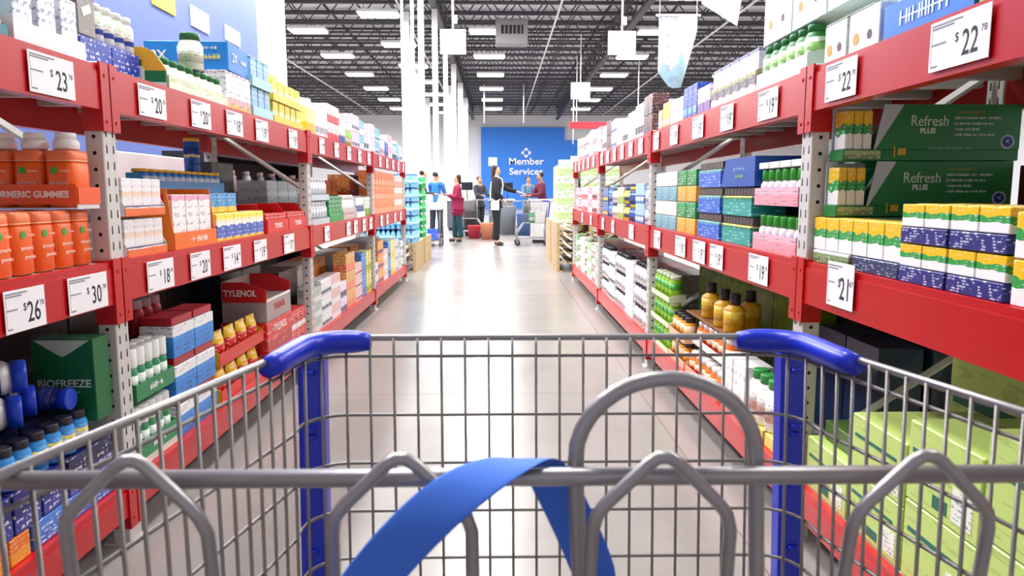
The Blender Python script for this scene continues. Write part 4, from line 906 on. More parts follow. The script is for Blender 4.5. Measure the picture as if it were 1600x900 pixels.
backrow(1, 'b', 2.47, 4.85, 0.44, 0.55, [('#1C2438', '#243048', '#405070', 'inky blue'), ('#2C2A24', '#3A382E', '#585040', 'dark olive')], 'rear', inset=0.50, dep=0.13)  # blue and olive stock, coloured dark to carry the shade at the back
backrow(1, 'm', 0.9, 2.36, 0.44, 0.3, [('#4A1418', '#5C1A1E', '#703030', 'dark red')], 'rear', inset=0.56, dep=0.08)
backrow(-1, 'm', 4.45, 4.85, 0.37, 0.40, [('#16161C', '#2A2A34', '#586050', 'black')], 'tall', inset=0.455, dep=0.16)  # carton put in for the dark background, shade given as its colour
backrow(-1, 'm', 7.5, 9.7, 0.42, 0.4, [('#C86830', '#E08848', '#FFE0C0', 'orange')], 'tall', inset=0.25)
backrow(-1, 'm', 1.0, 1.5, 0.4, 0.3, [('#3A3034', '#4A4044', '#605050', 'umber')], 'tall', inset=0.4, dep=0.18)

# ---------------------------------------------------------------- EYE-DROP RACK (side +1)
YG = (((0, '#F6F6F4'), (0.4, '#2FA04A'), (0.62, '#F4C41C')), '#FFFFFF', 0.45, (6, 6, 10), 0.14)
def ed(w=0.082): return carton('eye_drop_box', w, 0.075, 0.1, YG)
# two long green cartons lying across the shelf, their sides towards the cart
def refresh():
    def fn():
        L_, d, h = 0.54, 0.092, 0.168; e = -L_ / 2
        m = MB(); m.cbox(e, L_ / 2, -d / 2, d / 2, 0, h * 0.2, 0.002)
        m.prism([(e + 0.10, h * 0.2), (L_ / 2, h * 0.2), (L_ / 2, h), (e + 0.18, h)], -d / 2, d / 2)     # base tray and closed body with slanted end
        o = m.build('eye_drop_carton', mat('#1A7A3C', 0.4))
        m = MB(); m.box(e + 0.004, e + 0.115, -d / 2 - 0.001, -d / 2, h * 0.03, h * 0.18); kid(m.build('olive_print', pr(((0, '#7C9460'), (0.5, '#A4B880')), ink='#F0F0DC', amt=0.7, sc=(12, 4, 5))), o)
        m = MB(); m.box(e + 0.004, e + 0.125, d / 2 - 0.004, d / 2, h * 0.2, h * 0.98); kid(m.build('back_flap', mat('#C8D0DC', 0.5)), o)
        m = MB(); m.prism([(e + 0.094, h * 0.2), (e + 0.099, h * 0.2), (e + 0.1795, h), (e + 0.12, h)], -d / 2, -d / 2 + 0.002); kid(m.build('white_flap', mat('#C2CCDC', 0.5)), o)
        wt = mat('#DCE8DC', 0.5); yf = -d / 2 - 0.001
        text('Refresh', 0.045, wt, o, (-0.01, yf, h * 0.70), sx=0.85); text('PLUS', 0.022, wt, o, (-0.015, yf, h * 0.53), bold=0.0008)
        m = MB(); m.box(-0.115, -0.111, yf, -d / 2, h * 0.06, h * 0.26); m.box(-0.102, -0.078, yf, -d / 2, h * 0.1, h * 0.22); kid(m.build('yellow_print', mat('#D8B030', 0.5)), o)
        text('#14', 0.011, mat('#B8A040'), o, (0.07, yf, h * 0.86), align='LEFT', sx=0.9)
        for k in range(4): text(['#26', '#22', '#14', '#23'][k], 0.0105, wt, o, (0.065, yf, h * (0.76 - 0.1 * k)), align='LEFT', sx=0.85)
        text('#22', 0.010, mat('#9AC8A0'), o, (0.06, yf, h * 0.22))
        m = MB(); m.lathe([(0.021, 0), (0.021, 0.0012)], 20, 0, T(0.232, -d / 2, h * 0.34) @ Matrix.Rotation(PI / 2, 4, 'X')); kid(m.build('round_emblem', mat('#B8C8DC')), o)
        m = MB(); m.lathe([(0.016, 0.0012), (0.016, 0.002)], 20, 0, T(0.232, -d / 2, h * 0.34) @ Matrix.Rotation(PI / 2, 4, 'X')); kid(m.build('emblem_disc', mat('#1E3A8C')), o)
        text('<', 0.022, wt, o, (0.231, -d / 2 - 0.003, h * 0.34))
        return o
    return (('refresh',), fn, 0.54, 0.092, 0.168)
for i in range(2):
    zc = MIDZ + 0.1465 + i * 0.170; o = tpl(*refresh()[:2]); o.location = (1.304 + 0.012 * i, 2.306, zc)
    tag(o, 'long dark green eye-drop carton, %s of the stacked pair' % ['lower', 'upper'][i], 'carton')
    for k in range(3):
        s_ = carton('eye_drop_box', 0.026, 0.07, 0.115, YG); q = tpl(s_[0], s_[1]); q.location = (1.304 + 0.012 * i - 0.27 + 0.02 + k * 0.0285, 2.303, zc + 0.0345)
        tag(q, 'narrow eye-drop box in the window of the %s green carton, %s from the aisle' % (['lower', 'upper'][i], ORD[k]), 'carton', 'small eye-drop boxes')
# the carton beneath them, set back
facing(1, 'm', 1.95, 2.36, carton('eye_drop_carton', 0.4, 0.45, 0.144, '#3C5A34', small=True), 'olive green base carton under the long green cartons', 'carton', inset=0.10)
facing(1, 'm', 1.84, 2.36, carton('eye_drop_box', 0.082, 0.075, 0.1, YG), 'yellow green eye-drop box', 'carton', z0=MIDZ + 0.042, inset=0.008, loc='front row beside the tall post')
facing(1, 'm', 2.1, 2.36, carton('eye_drop_tray', 0.24, 0.085, 0.04, (((0, '#5A7A48'), (0.5, '#7A9A60'), (0.8, '#E8EEF6')), '#E0E8D0', 0.6, (14, 5, 6), 0.02), small=True), 'olive flat tray under the small eye-drop boxes', 'tray', inset=0.004)
facing(1, 'm', 1.84, 2.09, carton('eye_drop_tray', 0.24, 0.085, 0.04, (((0, '#2C3E66'), (0.9, '#3A4E78')), '#C8D0E0', 0.7, (14, 5, 6), 0.02), small=True), 'slate navy flat tray under the small eye-drop boxes', 'tray', inset=0.004)
NV = (((0, '#2A2E7C'), (0.99, '#2A2E7C')), '#DCE0F4', 0.8, (14, 4, 3), 0.0)
for t_ in range(2):
    for u in range(2):
        ya = 1.44 + u * 0.20; yb_ = ya + 0.197; z_ = MIDZ + t_ * 0.0975
        facing(1, 'm', ya, yb_, carton('eye_drop_tray', 0.19, 0.17, 0.038, NV, small=True), 'navy tray base, %s tier, %s from the frame edge' % (['lower', 'upper'][t_], ORD[u]), 'tray', z0=z_, inset=0.0, loc='eye-drop rack')
        facing(1, 'm', ya, yb_, carton('eye_drop_box', 0.094, 0.078, 0.054, YG), '%s-tray %s-group yellow green eye-drop box' % (['lower', 'upper'][t_], ORD[u]), 'carton', z0=z_ + 0.04, inset=0.002, deep=2, loc='on navy trays')
facing(1, 'm', 0.9, 1.43, carton('eye_drop_box', 0.094, 0.078, 0.09, YG), 'eye-drop box at the very edge', 'carton', inset=0.002, tiers=2)
# top shelf near bay: blue bottle tray, mint cartons, green bottles
BB = bottle('mouthwash_bottle', 0.036, 0.185, '#4A86E0', '#F0F2F8', ((0, '#3C7EE0'), (0.4, '#B8D0F4'), (0.7, '#4A8AE4')), 0.2)
facing(1, 't', 1.62, 2.0, BB, 'bottle in the blue tray', 'bottle', tr=(0.09, 0.1, '#1E78E0', '#8', '#D8ECFF', 0.05), trd='bright blue tray of bottles under the ceiling lamps', inset=0.02, deep=2)
facing(1, 't', 1.52, 1.61, carton('supplement_box', 0.085, 0.12, 0.16, (((0, '#A8CC40'), (0.5, '#C8E060')), '#E8F4B0', 0.6)), 'lime green box beside the blue tray', 'carton', inset=0.01)
facing(1, 't', 1.2, 1.51, carton('supplement_box', 0.1, 0.12, 0.18, '#1E70DC'), 'solid blue box at the frame edge', 'carton', inset=0.01)
MC = (((0, '#DDF2E6'), (0.5, '#ECF8F0')), '#7A9A90', 0.35, (8, 8, 14), 0.03)
def mint(w, d, h, nm):
    def fn():
        m = MB(); m.cbox(-w / 2, w / 2, -d / 2, d / 2, 0, h, 0.002); o = m.build(nm, M_(MC))
        for (xx, r_, c) in ((-w * 0.25, 0.017, '#F0A040'), (w * 0.2, 0.013, '#603050')):
            m = MB(); m.lathe([(r_, 0), (r_, 0.001)], 14, 0, T(xx, -d / 2, h * 0.35) @ Matrix.Rotation(PI / 2, 4, 'X')); kid(m.build('fruit_print', mat(c)), o)
            m = MB(); m.lathe([(r_, 0), (r_, 0.001)], 14, 0, T(-w / 2, xx * d / w, h * 0.35) @ Matrix.Rotation(-PI / 2, 4, 'Y')) ; 
            m2 = MB(); m2.lathe([(r_, 0), (r_, 0.001)], 14, 0, T(w / 2, xx * d / w, h * 0.35) @ Matrix.Rotation(PI / 2, 4, 'Y')); kid(m2.build('fruit_print', mat(c)), o)
        return o
    return ((nm, w, d, h), fn, w, d, h)
facing(1, 't', 2.02, 2.2, mint(0.172, 0.16, 0.115, 'mint_carton'), 'pale mint carton with orange and berry print', 'carton', inset=0.01)
facing(1, 't', 2.21, 2.36, mint(0.142, 0.16, 0.115, 'mint_carton'), 'narrower pale mint carton with fruit print', 'carton', inset=0.01)
GRB = bottle('green_bottle', 0.038, 0.155, '#2E8A40', '#1E7A34', ((0, '#E8F4E0'), (0.5, '#8CC060'), (0.8, '#E8F4E0')), 0.16)
facing(1, 't', 2.04, 2.36, GRB, 'green bottle standing behind the mint cartons', 'bottle', inset=0.19)
facing(1, 't', 2.46, 2.94, GRB, 'green bottle with pale label', 'bottle', tr=(0.06, 0.07, MC[0] if False else '#D8F0E0'), trd='mint tray of green bottles', inset=0.01)
facing(1, 't', 2.06, 2.36, carton('mint_carton', 0.29, 0.17, 0.003, '#FFFFFF', small=True), 'white card on the mint cartons', 'card', z0=TOPZ + 0.1175, inset=0.01)
facing(1, 't', 2.1, 2.36, GRB, 'upper green bottle above the mint cartons', 'bottle', z0=TOPZ + 0.122, inset=0.02) if False else None
facing(1, 't', 2.10, 2.94, mint(0.27, 0.17, 0.2, 'white_mint_carton'), 'large white mint carton on the upper tier', 'carton', z0=TOPZ + 0.165, inset=0.02)
facing(1, 't', 2.98, 3.6, carton('vitamin_carton', 0.1, 0.1, 0.09, (((0, '#F0E4F0'), (0.4, '#5A5050'), (0.8, '#A09A60')), '#E8E0E8', 0.7, (8, 8, 12))), 'brown-topped vitamin carton with pink base', 'carton', inset=0.01)
facing(1, 't', 2.98, 3.6, carton('vitamin_carton', 0.12, 0.1, 0.085, (((0, '#EADCF4'), (0.55, '#D8C8EC'), (0.8, '#686890')), '#F8F0FF', 0.6)), 'lilac vitamin carton on the upper tier', 'carton', z0=TOPZ + 0.093, inset=0.02)
seqR = [('#8050A0', '#E8E0F4', '#4070B0', 'mauve', 0.11, 0.13, 1), ('#2438A0', '#2A44B0', '#70B0F0', 'cobalt', 0.09, 0.17, 1), ('#F0EAF2', '#C8CCDC', '#5058A0', 'lavender grey', 0.1, 0.14, 1), ('#F2B828', '#F4C840', '#F8F0E0', 'amber', 0.09, 0.15, 1), ('#F2E8F0', '#EAD8A0', '#5040A0', 'cream violet', 0.1, 0.12, 1), ('#F4D8D8', '#F0E4E8', '#C06070', 'blush pink', 0.11, 0.13, 1)]
sequence(1, 't', 3.62, 4.8, seqR, [KC, KD])
seqR2 = [('#4A2C30', '#6A4448', '#E8D0D0', 'maroon brown', 0.14, 0.13, 2), ('#F0E8EA', '#F6F4F4', '#383438', 'white and black', 0.1, 0.24, 1), ('#F4F2F2', '#EAE6E8', '#505060', 'bright white', 0.1, 0.22, 1), ('#F2E4E6', '#F4F0F0', '#404048', 'rose white', 0.11, 0.2, 1), ('#F0EEF0', '#DAD6DA', '#302C30', 'silver white', 0.1, 0.2, 1), ('#F4ECE8', '#F6F4F2', '#4060A0', 'ivory', 0.1, 0.12, 2)]
sequence(1, 't', 4.97, 7.3, seqR2, [KC, KD, KC])
seqR3 = [('#F0EEF0', '#F2C8CC', '#303040', 'pale coral', 0.12, 0.13, 2), ('#F4EEF0', '#F6F4F6', '#C04050', 'soft white', 0.11, 0.13, 2), ('#E8B8A8', '#F4E4DC', '#402020', 'salmon', 0.12, 0.14, 2), ('#E4E8F4', '#F2F4F8', '#3060B0', 'powder blue', 0.11, 0.13, 2)]
sequence(1, 't', 7.45, 9.75, seqR3, [KC, KB, KD])
backrow(1, 't', 2.5, 4.8, 0.44, 0.16, [('#D8D0D8', '#E4DCE4', '#806080', 'mauve grey'), ('#C8D8CC', '#D8E8DC', '#507060', 'sage')], 'wide', inset=0.22)
backrow(1, 't', 4.95, 9.7, 0.44, 0.26, WC, 'wide', inset=0.25)
# middle shelf second bay
def pinkpump():
    def fn():
        m = MB(); m.lathe([(0.026, 0), (0.028, 0.004), (0.028, 0.075), (0.020, 0.09)], 16); o = m.build('pink_bottle', mat('#F4E8EC', 0.35))
        m = MB(); m.lathe([(0.022, 0.09), (0.024, 0.092), (0.024, 0.125), (0.022, 0.13)], 16); kid(m.build('cap', mat('#2E9C2A', 0.35)), o)
        m = MB(); m.lathe([(0.0284, 0.012), (0.0284, 0.066)], 16); kid(m.build('label_band', pr(((0, '#E87080'), (0.3, '#F6EEF2'), (0.8, '#A080B0')), ink='#606068', amt=0.6)), o); return o
    return (('pinkpump',), fn, 0.058, 0.058, 0.13)
PKT = (((0, '#F0A0AC'), (0.6, '#F4BCC6')), '#D06078', 0.5, (10, 4, 8), 0.02)
for t_ in range(2):
    facing(1, 'm', 2.5, 2.93, pinkpump(), '%s-tier pink bottle with green cap' % ['lower', 'upper'][t_], 'bottle', z0=MIDZ + t_ * 0.172, deep=2, inset=0.018, tr=(0.065, 0.068, PKT[0], None, '#FFFFFF', None), trd='%s pink tray of green-capped bottles' % ['lower', 'upper'][t_], loc='eye-drop rack second bay')
    m = MB()
facing(1, 'm', 2.5, 2.93, carton('white_lid_box', 0.1, 0.12, 0.024, '#F2F0F0', small=True), 'flat white box topping the pink tiers', 'carton', z0=MIDZ + 0.31, inset=0.02, loc='eye-drop rack second bay')
TEAL = (((0, '#22A098'), (0.72, '#1E948C'), (0.8, '#20805C'), (0.92, '#E8D040')), '#B8F0EC', 0.5, (9, 4, 6), 0.0)
BLU = (((0, '#2A62CC'), (0.75, '#2E6AD4'), (0.85, '#60A8A0')), '#C8E0FF', 0.6, (9, 4, 6), 0.0)
for t_ in range(2):
    facing(1, 'm', 2.97, 3.36, carton('probiotic_carton', 0.38, 0.14, 0.083, TEAL, small=True), 'teal probiotic display carton, %s of its stack' % ['bottom', 'second'][t_], 'carton', z0=MIDZ + t_ * 0.122, inset=0.012, loc='eye-drop rack')
    facing(1, 'm', 2.97, 3.36, carton('vial_strip', 0.04, 0.1, 0.033, '#4A4044', small=True), 'dark vial pack between the teal cartons, %s layer' % ['lower', 'upper'][t_], 'vial pack', z0=MIDZ + t_ * 0.122 + 0.086, inset=0.02, loc='eye-drop rack')
for t_ in range(3):
    facing(1, 'm', 3.40, 3.78, carton('probiotic_carton', 0.37, 0.14, 0.083, BLU, small=True), 'royal blue probiotic display carton, %s of its stack' % ['bottom', 'middle', 'top'][t_], 'carton', z0=MIDZ + t_ * 0.122, inset=0.012, loc='eye-drop rack')
    facing(1, 'm', 3.40, 3.78, carton('vial_strip', 0.04, 0.1, 0.033, '#5A4A44', small=True), 'dark vial pack between the blue cartons, %s layer' % ['lower', 'middle', 'upper'][t_], 'vial pack', z0=MIDZ + t_ * 0.122 + 0.086, inset=0.02, loc='eye-drop rack')
def bigblue():
    def fn():
        m = MB(); w, d, h = 0.38, 0.19, 0.12; m.prism([(-w / 2, 0), (w / 2, 0), (w / 2 , h), (-w / 2 , h)], -d / 2, d / 2); o = m.build('blue_lid_carton', mat('#1450A8', 0.4))
        text('#9', 0.028, mat('#90C0F0'), o, (0, -d / 2 - 0.001, h * 0.62)); text('#9', 0.02, mat('#80C080'), o, (0, -d / 2 - 0.001, h * 0.36))
        text('#9', 0.028, mat('#90C0F0'), o, (w / 2 + 0.001, 0, h * 0.62), PI / 2); m = MB(); m.prism([(-w / 2 - 0.06, 0), (-w / 2, 0), (-w / 2, h)], -d / 2, d / 2); kid(m.build('slanted_flank', mat('#1450A8', 0.4)), o); return o
    return (('bigblue',), fn, 0.38, 0.19, 0.12)
o = place(bigblue(), 1, 3.13, MIDZ + 0.2445, 0.012); tag(o, 'deep blue probiotic carton topping the teal cartons', 'carton')
for t_ in range(4):
    c_ = [(((0, '#F2A024'), (0.6, '#F4B030')), '#FFF0D0', 0.5, (8, 4, 6), 0.0), (((0, '#1E8A3C'), (0.6, '#249848')), '#FFFFFF', 0.6, (8, 4, 6), 0.0)][t_ % 2]
    facing(1, 'm', 3.82, 4.22, carton('remedy_carton', 0.19, 0.13, 0.082, c_, small=True), '%s remedy carton, level %s' % (['orange', 'green'][t_ % 2], ['one', 'two', 'three', 'four'][t_]), 'carton', z0=MIDZ + t_ * 0.086, inset=0.012, loc='eye-drop rack second bay')
    c_ = [(((0, '#6AA0B0'), (0.6, '#80B0BC')), '#E8F0F4', 0.5, (8, 4, 6), 0.0), (((0, '#F4EEEA'), (0.5, '#F2F0F0')), '#E89060', 0.6, (8, 4, 6), 0.0)][t_ % 2]
    facing(1, 'm', 4.24, 4.80, carton('remedy_carton', 0.18, 0.13, 0.082, c_, small=True), '%s carton near the second post, level %s' % (['grey teal', 'white and orange'][t_ % 2], ['one', 'two', 'three', 'four'][t_]), 'carton', z0=MIDZ + t_ * 0.086, inset=0.012, loc='eye-drop rack')
backrow(1, 'm', 2.5, 4.8, 0.45, 0.36, [('#1C5A44', '#247050', '#A0C8B0', 'dark green'), ('#204888', '#2850A0', '#A0C0E8', 'dark blue')], 'tall', inset=0.22)
seqM = [('#EDEDEE', '#D8DCE0', '#606870', 'white-grey', 0.1, 0.13, 2), ('#3C6CB8', '#A8CCEC', '#F0F4FA', 'denim blue', 0.1, 0.14, 2), ('#28428C', '#5A7CC0', '#F0D040', 'navy', 0.1, 0.13, 2), ('#F2CC30', '#3C58A0', '#FFFFFF', 'yellow-navy', 0.1, 0.13, 2), ('#A8C050', '#E4ECC0', '#507020', 'olive lime', 0.1, 0.13, 2)]
sequence(1, 'm', 4.98, 7.28, seqM, [KB, KC, KL])
seqM2 = [('#F0A0A8', '#F4D8DC', '#C02838', 'light pink', 0.12, 0.14, 2), ('#E04848', '#F0C8C8', '#FFFFFF', 'coral red', 0.12, 0.14, 2), ('#F6E8EA', '#F0B0B8', '#902030', 'baby pink', 0.12, 0.14, 2)]
sequence(1, 'm', 7.45, 9.75, seqM2, [KC, KD])
backrow(1, 'm', 5.0, 9.7, 0.45, 0.3, [('#2A3C78', '#4058A0', '#C0C8E0', 'slate blue'), ('#E4C8C8', '#F0D8D8', '#B05060', 'dusty pink')], 'tall', inset=0.25)
# bottom shelf near bay: lime cartons
LM = '#C4DC7E'
def lime(w, d, h, k, txt=None):
    def fn():
        m = MB(); m.cbox(-w / 2, w / 2, -d / 2, d / 2, 0, h, 0.003); o = m.build('lime_carton', pr(((0, '#C2DA78'), (0.99, '#C2DA78')), ink='#7FA04C', amt=0.35, sc=(5, 5, 22), wob=0, seed=k))
        m = MB(); m.box(-w / 2 + 0.02, w / 2 - 0.04, -d / 2 - 0.001, -d / 2, h * 0.62, h * 0.68); m.box(-w * 0.1, w * 0.1, -d / 2 - 0.001, -d / 2, h * 0.1, h * 0.26); kid(m.build('teal_print', mat('#1F6A5A', 0.5)), o)
        m = MB(); m.box(w * 0.16, w * 0.42, -d / 2 - 0.001, -d / 2, h * 0.1, h * 0.5); kid(m.build('white_label', pr(((0, '#EDF0E4'),), ink='#506058', amt=0.8, sc=(6, 6, 20))), o)
        m = MB(); m.box(w / 2, w / 2 + 0.001, -d * 0.3, d * 0.3, h * 0.15, h * 0.5); kid(m.build('side_label', pr(((0, '#E8ECD8'),), ink='#506058', amt=0.7, sc=(6, 6, 20))), o)
        m = MB(); m.box(-w / 2 + 0.01, w / 2 - 0.01, -0.012, 0.012, h, h + 0.0012); kid(m.build('tape_strip', mat('#B4CC70', 0.4)), o)
        return o
    return (('lime', w, d, h, k), fn, w, d, h)
y = 0.9; k = 0
for (ya, w, tiers, hh) in ((0.72, 0.37, 2, 0.235), (1.1, 0.37, 2, 0.235), (1.48, 0.28, 2, 0.20), (1.77, 0.28, 2, 0.165)):
    for t_ in range(tiers):
        o = place(lime(w, 0.34, hh, k % 2), 1, ya + w / 2, BOTZ + t_ * (hh + 0.003), 0.02); tag(o, 'lime green carton, %s column from the cart, %s of its stack' % (ORD[k // 2], ['bottom', 'top'][t_]), 'carton', 'lime cartons on the bottom shelf'); k += 1
o = place(lime(0.28, 0.3, 0.165, 1), 1, 2.205, BOTZ, 0.02); tag(o, 'lime green carton alone beside the tall post, bottom shelf', 'carton')
for i, yy in enumerate((0.95, 1.30, 1.65, 2.0)):
    o = place(lime(0.34, 0.26, 0.54, 2), 1, yy, BOTZ, 0.372); tag(o, 'tall lime green carton in the back row, %s from the cart' % ORD[i], 'carton', 'lime cartons on the bottom shelf')
o = place(carton('storage_carton', 0.18, 0.2, 0.06, '#4A6A30', small=True), 1, 2.22, BOTZ + 0.168, 0.06); tag(o, 'dark green flat box on the lone lime carton', 'carton')
# bottom shelf second bay
facing(1, 'b', 2.5, 2.95, carton('stock_carton', 0.2, 0.12, 0.05, '#E8D060', small=True), 'pale yellow tray box low beside post', 'tray', inset=0.01)
facing(1, 'b', 2.5, 2.95, bottle('cleaner_bottle', 0.042, 0.2, '#F0F0EC', '#2E9040', ((0, '#F0C0B8'), (0.4, '#F2F2EC')), 0.18), 'white cleaner bottle with green cap', 'bottle', z0=BOTZ + 0.053, inset=0.015)
facing(1, 'b', 2.97, 3.3, carton('stock_carton', 0.15, 0.12, 0.24, (((0, '#F4E8E4'), (0.4, '#F6F2F0')), '#404040', 0.35)), 'plain white stock carton', 'carton', inset=0.015)
OB = bottle('orange_bottle', 0.045, 0.12, '#F07A28', '#F4F0EA', ((0, '#F05A28'), (0.4, '#F4C8A8')), 0.22)
facing(1, 'b', 3.32, 3.9, OB, 'bright orange bottle with white cap', 'bottle', inset=0.015, tiers=1, tr=(0.04, 0.05, '#F0A080'), trd='coral tray of orange bottles')
facing(1, 'b', 3.32, 3.9, OB, 'upper bright orange bottle with white cap', 'bottle', z0=BOTZ + 0.16, inset=0.05, tr=(0.035, 0.05, '#E8E4E0'), trd='white tray of orange bottles upper tier')
YBt = bottle('castor_oil_bottle', 0.05, 0.185, '#E8B020', '#28202A', ((0, '#F2C030'), (0.5, '#F4CC40')), 0.3, neck=0.5, cap_r=0.5)
for i, (yy, ins) in enumerate(((3.42, 0.06), (3.58, 0.06), (3.52, 0.168), (3.84, 0.07))):
    o = place(YBt, 1, yy, BOTZ + 0.305, ins); tag(o, 'yellow oil bottle with black cap, %s from the cart' % ORD[i], 'bottle', 'yellow oil bottles')
facing(1, 'b', 3.0, 3.72, carton('stock_carton', 0.23, 0.19, 0.0, '#B07838', small=True), '', '') if False else None
facing(1, 'b', 3.02, 3.72, carton('stock_carton', 0.34, 0.06, 0.30, '#A8641E', small=True), 'amber brown stock carton under the oil bottles', 'carton', inset=0.2) if False else None
m = MB(); m.cbox(-0.42, 0.42, -0.11, 0.11, 0, 0.006, 0.001)
o = m.build('shelf_board', mat('#8A5A2A', 0.6), loc=(1.165, 3.68, BOTZ + 0.2985), rot=(0, 0, -PI / 2)); tag(o, 'thin brown board carrying the yellow oil bottles', 'board')
facing(1, 'b', 3.94, 4.3, bottle('shampoo_bottle', 0.035, 0.135, '#F0A020', '#2A2024', ((0, '#F4B840'), (0.5, '#F0C8A8')), 0.2), 'amber shampoo bottle with dark cap', 'bottle', tiers=2, inset=0.015, tr=(0.04, 0.05, '#F0B490'), trd='salmon tray of amber shampoo bottles')
GRN = (((0, '#E0EED0'), (0.3, '#9CCC20'), (0.7, '#58A030')), '#F4FAE0', 0.4, (8, 6, 8))
facing(1, 'b', 4.32, 4.82, bottle('lime_bottle', 0.042, 0.15, '#8CC81E', '#E4F0C8', ((0, '#A8D830'), (0.5, '#3E9A30')), 0.15), 'lime green bottle with pale cap', 'bottle', tiers=3, inset=0.015, tr=(0.03, 0.045, '#DCEFC0'), trd='pale lime tray of lime bottles')
facing(1, 'b', 3.15, 4.8, carton('lime_display', 0.32, 0.16, 0.56, (((0, '#3E7A20'), (0.5, '#6A8A1C'), (0.8, '#5A7A1A')), '#A8C848', 0.4)), 'olive green tall display carton', 'carton', inset=0.31)
facing(1, 'b', 2.5, 3.0, carton('stock_carton', 0.24, 0.16, 0.42, '#1E2E50', small=True), 'dark blue carton at the back', 'carton', inset=0.32)
seqBb = [('#F0F0F0', '#EDEDEF', '#2A2A34', 'white-black', 0.11, 0.15, 3), ('#F2F0F0', '#DCDDE0', '#26262C', 'chalk white', 0.1, 0.15, 3), ('#F0EEEC', '#F4F2F0', '#30303A', 'milk white', 0.11, 0.14, 3)]
sequence(1, 'b', 4.98, 7.28, seqBb, [KL, KL, KC])
seqBc = [('#E8E4E0', '#9AC090', '#407040', 'leaf green', 0.12, 0.14, 3), ('#F2EEEA', '#E8D8D0', '#C04848', 'warm white', 0.12, 0.14, 3), ('#EEEAE6', '#B8D0A8', '#508050', 'pale sage', 0.12, 0.13, 3)]
sequence(1, 'b', 7.45, 9.75, seqBc, [KC, KB])
backrow(1, 'b', 5.0, 9.7, 0.46, 0.4, [('#5A5250', '#706866', '#A09890', 'dim grey'), ('#8A3038', '#A84048', '#D0B0B0', 'wine red')], 'deep', inset=0.25)

# ================================================================== END OF THE AISLE
WOOD = mat('#CDB084', 0.75, name='pallet_wood', noise=0.4)
def make_pallet():
    r = empty('wooden_pallet')
    for k in range(6):
        x = -0.5 + k * 0.18; m = MB(); m.cbox(x, x + 0.1, -0.6, 0.6, 0.122, 0.14, 0.002); kid(m.build('deck_board', WOOD), r)
    for x in (-0.5, -0.022, 0.456):
        m = MB(); m.box(x, x + 0.044, -0.6, 0.6, 0.02, 0.1205); kid(m.build('stringer', WOOD), r)
    for x in (-0.5, -0.05, 0.4): m = MB(); m.box(x, x + 0.1, -0.6, 0.6, 0.0, 0.0185); kid(m.build('bottom_board', WOOD), r)
    return r
pal = None
def pallet(x, y, z, rz, desc):
    global pal
    o = make_pallet() if pal is None else copy_tree(pal); pal = pal or o
    o.location = (x, y, z); o.rotation_euler = (0, 0, rz); tag(o, desc, 'pallet', 'wooden pallets')
TH = ['lowest', 'second', 'third', 'fourth', 'fifth']
for t_ in range(5):
    pallet(1.36, 11.5, t_ * 0.1445, 0, '%s wooden pallet of the stack past the eye-drop rack' % TH[t_])
    pallet(1.36, 12.85, t_ * 0.1445, 0, '%s wooden pallet of the further stack past the eye-drop rack' % TH[t_])
for t_ in range(3):
    pallet(-1.72, 11.5, t_ * 0.1445, 0, '%s wooden pallet under the blue water packs' % TH[t_])
    pallet(-1.72, 12.85, t_ * 0.1445, 0, '%s wooden pallet under the green drink packs' % TH[t_])
def pack(name, col, cap, wrap, n=(4, 3), r=0.034, h=0.2):
    def fn():
        w, d = n[0] * 2 * r, n[1] * 2 * r
        m = MB()
        for i in range(n[0]):
            for j in range(n[1]):
                cx, cy = -w / 2 + r + i * 2 * r, -d / 2 + r + j * 2 * r
                m.lathe([(r * 0.85, 0), (r * 0.98, 0.008), (r * 0.9, h * 0.35), (r * 0.98, h * 0.5), (r * 0.95, h * 0.68), (r * 0.36, h * 0.9), (r * 0.36, h * 0.91)], 10, 0, cx=cx, cy=cy)
                m.lathe([(r * 0.42, h * 0.91), (r * 0.42, h)], 8, 1, cx=cx, cy=cy)
        o = m.build(name, [M_(col), M_(cap)])
        m = MB(); m.cbox(-w / 2 - 0.002, w / 2 + 0.002, -d / 2 - 0.002, d / 2 + 0.002, h * 0.25, h * 0.55, 0.012); kid(m.build('printed_wrap', M_(wrap)), o)
        return o
    return (('pack', name, col), fn, n[0] * 2 * r + 0.004, n[1] * 2 * r + 0.004, h)
WPK = pack('water_pack', '#8CCBF2', '#2A6FD0', (((0, '#58B4EC'), (0.5, '#B4E0F8')), '#FFFFFF', 0.6, (6, 3, 5)), (4, 4), 0.036, 0.2)
GPK = pack('green_drink_pack', '#3AAE64', '#F4F4F4', (((0, '#2A9A50'), (0.5, '#7CD08C')), '#FFFFFF', 0.6, (6, 3, 5)), (4, 4), 0.036, 0.2)
for t_ in range(5):
    for i, xx in enumerate((-1.37, -1.67, -1.97)):
        for j, yy in enumerate((11.1, 11.42)):
            o = tpl(*WPK[:2]); o.location = (xx, yy, 0.4305 + t_ * 0.2035); o.rotation_euler = (0, 0, 0)
            tag(o, 'blue water bottle pack, %s layer, %s from the aisle, %s row' % (TH[t_], ORD[i], ORD[j]), 'drink pack', 'blue water packs')
        if t_ < 5:
            o = tpl(*GPK[:2]); o.location = (xx, 12.55, 0.4305 + t_ * 0.2035); tag(o, 'green drink bottle pack, %s layer, %s from the aisle' % (TH[t_], ORD[i]), 'drink pack', 'green drink packs')
LG = carton('tea_case', 0.3, 0.4, 0.21, (((0, '#E6EED6'), (0.3, '#C8E0A0'), (0.75, '#EEF4E4')), '#5C9A48', 0.6, (6, 6, 9)), small=True)
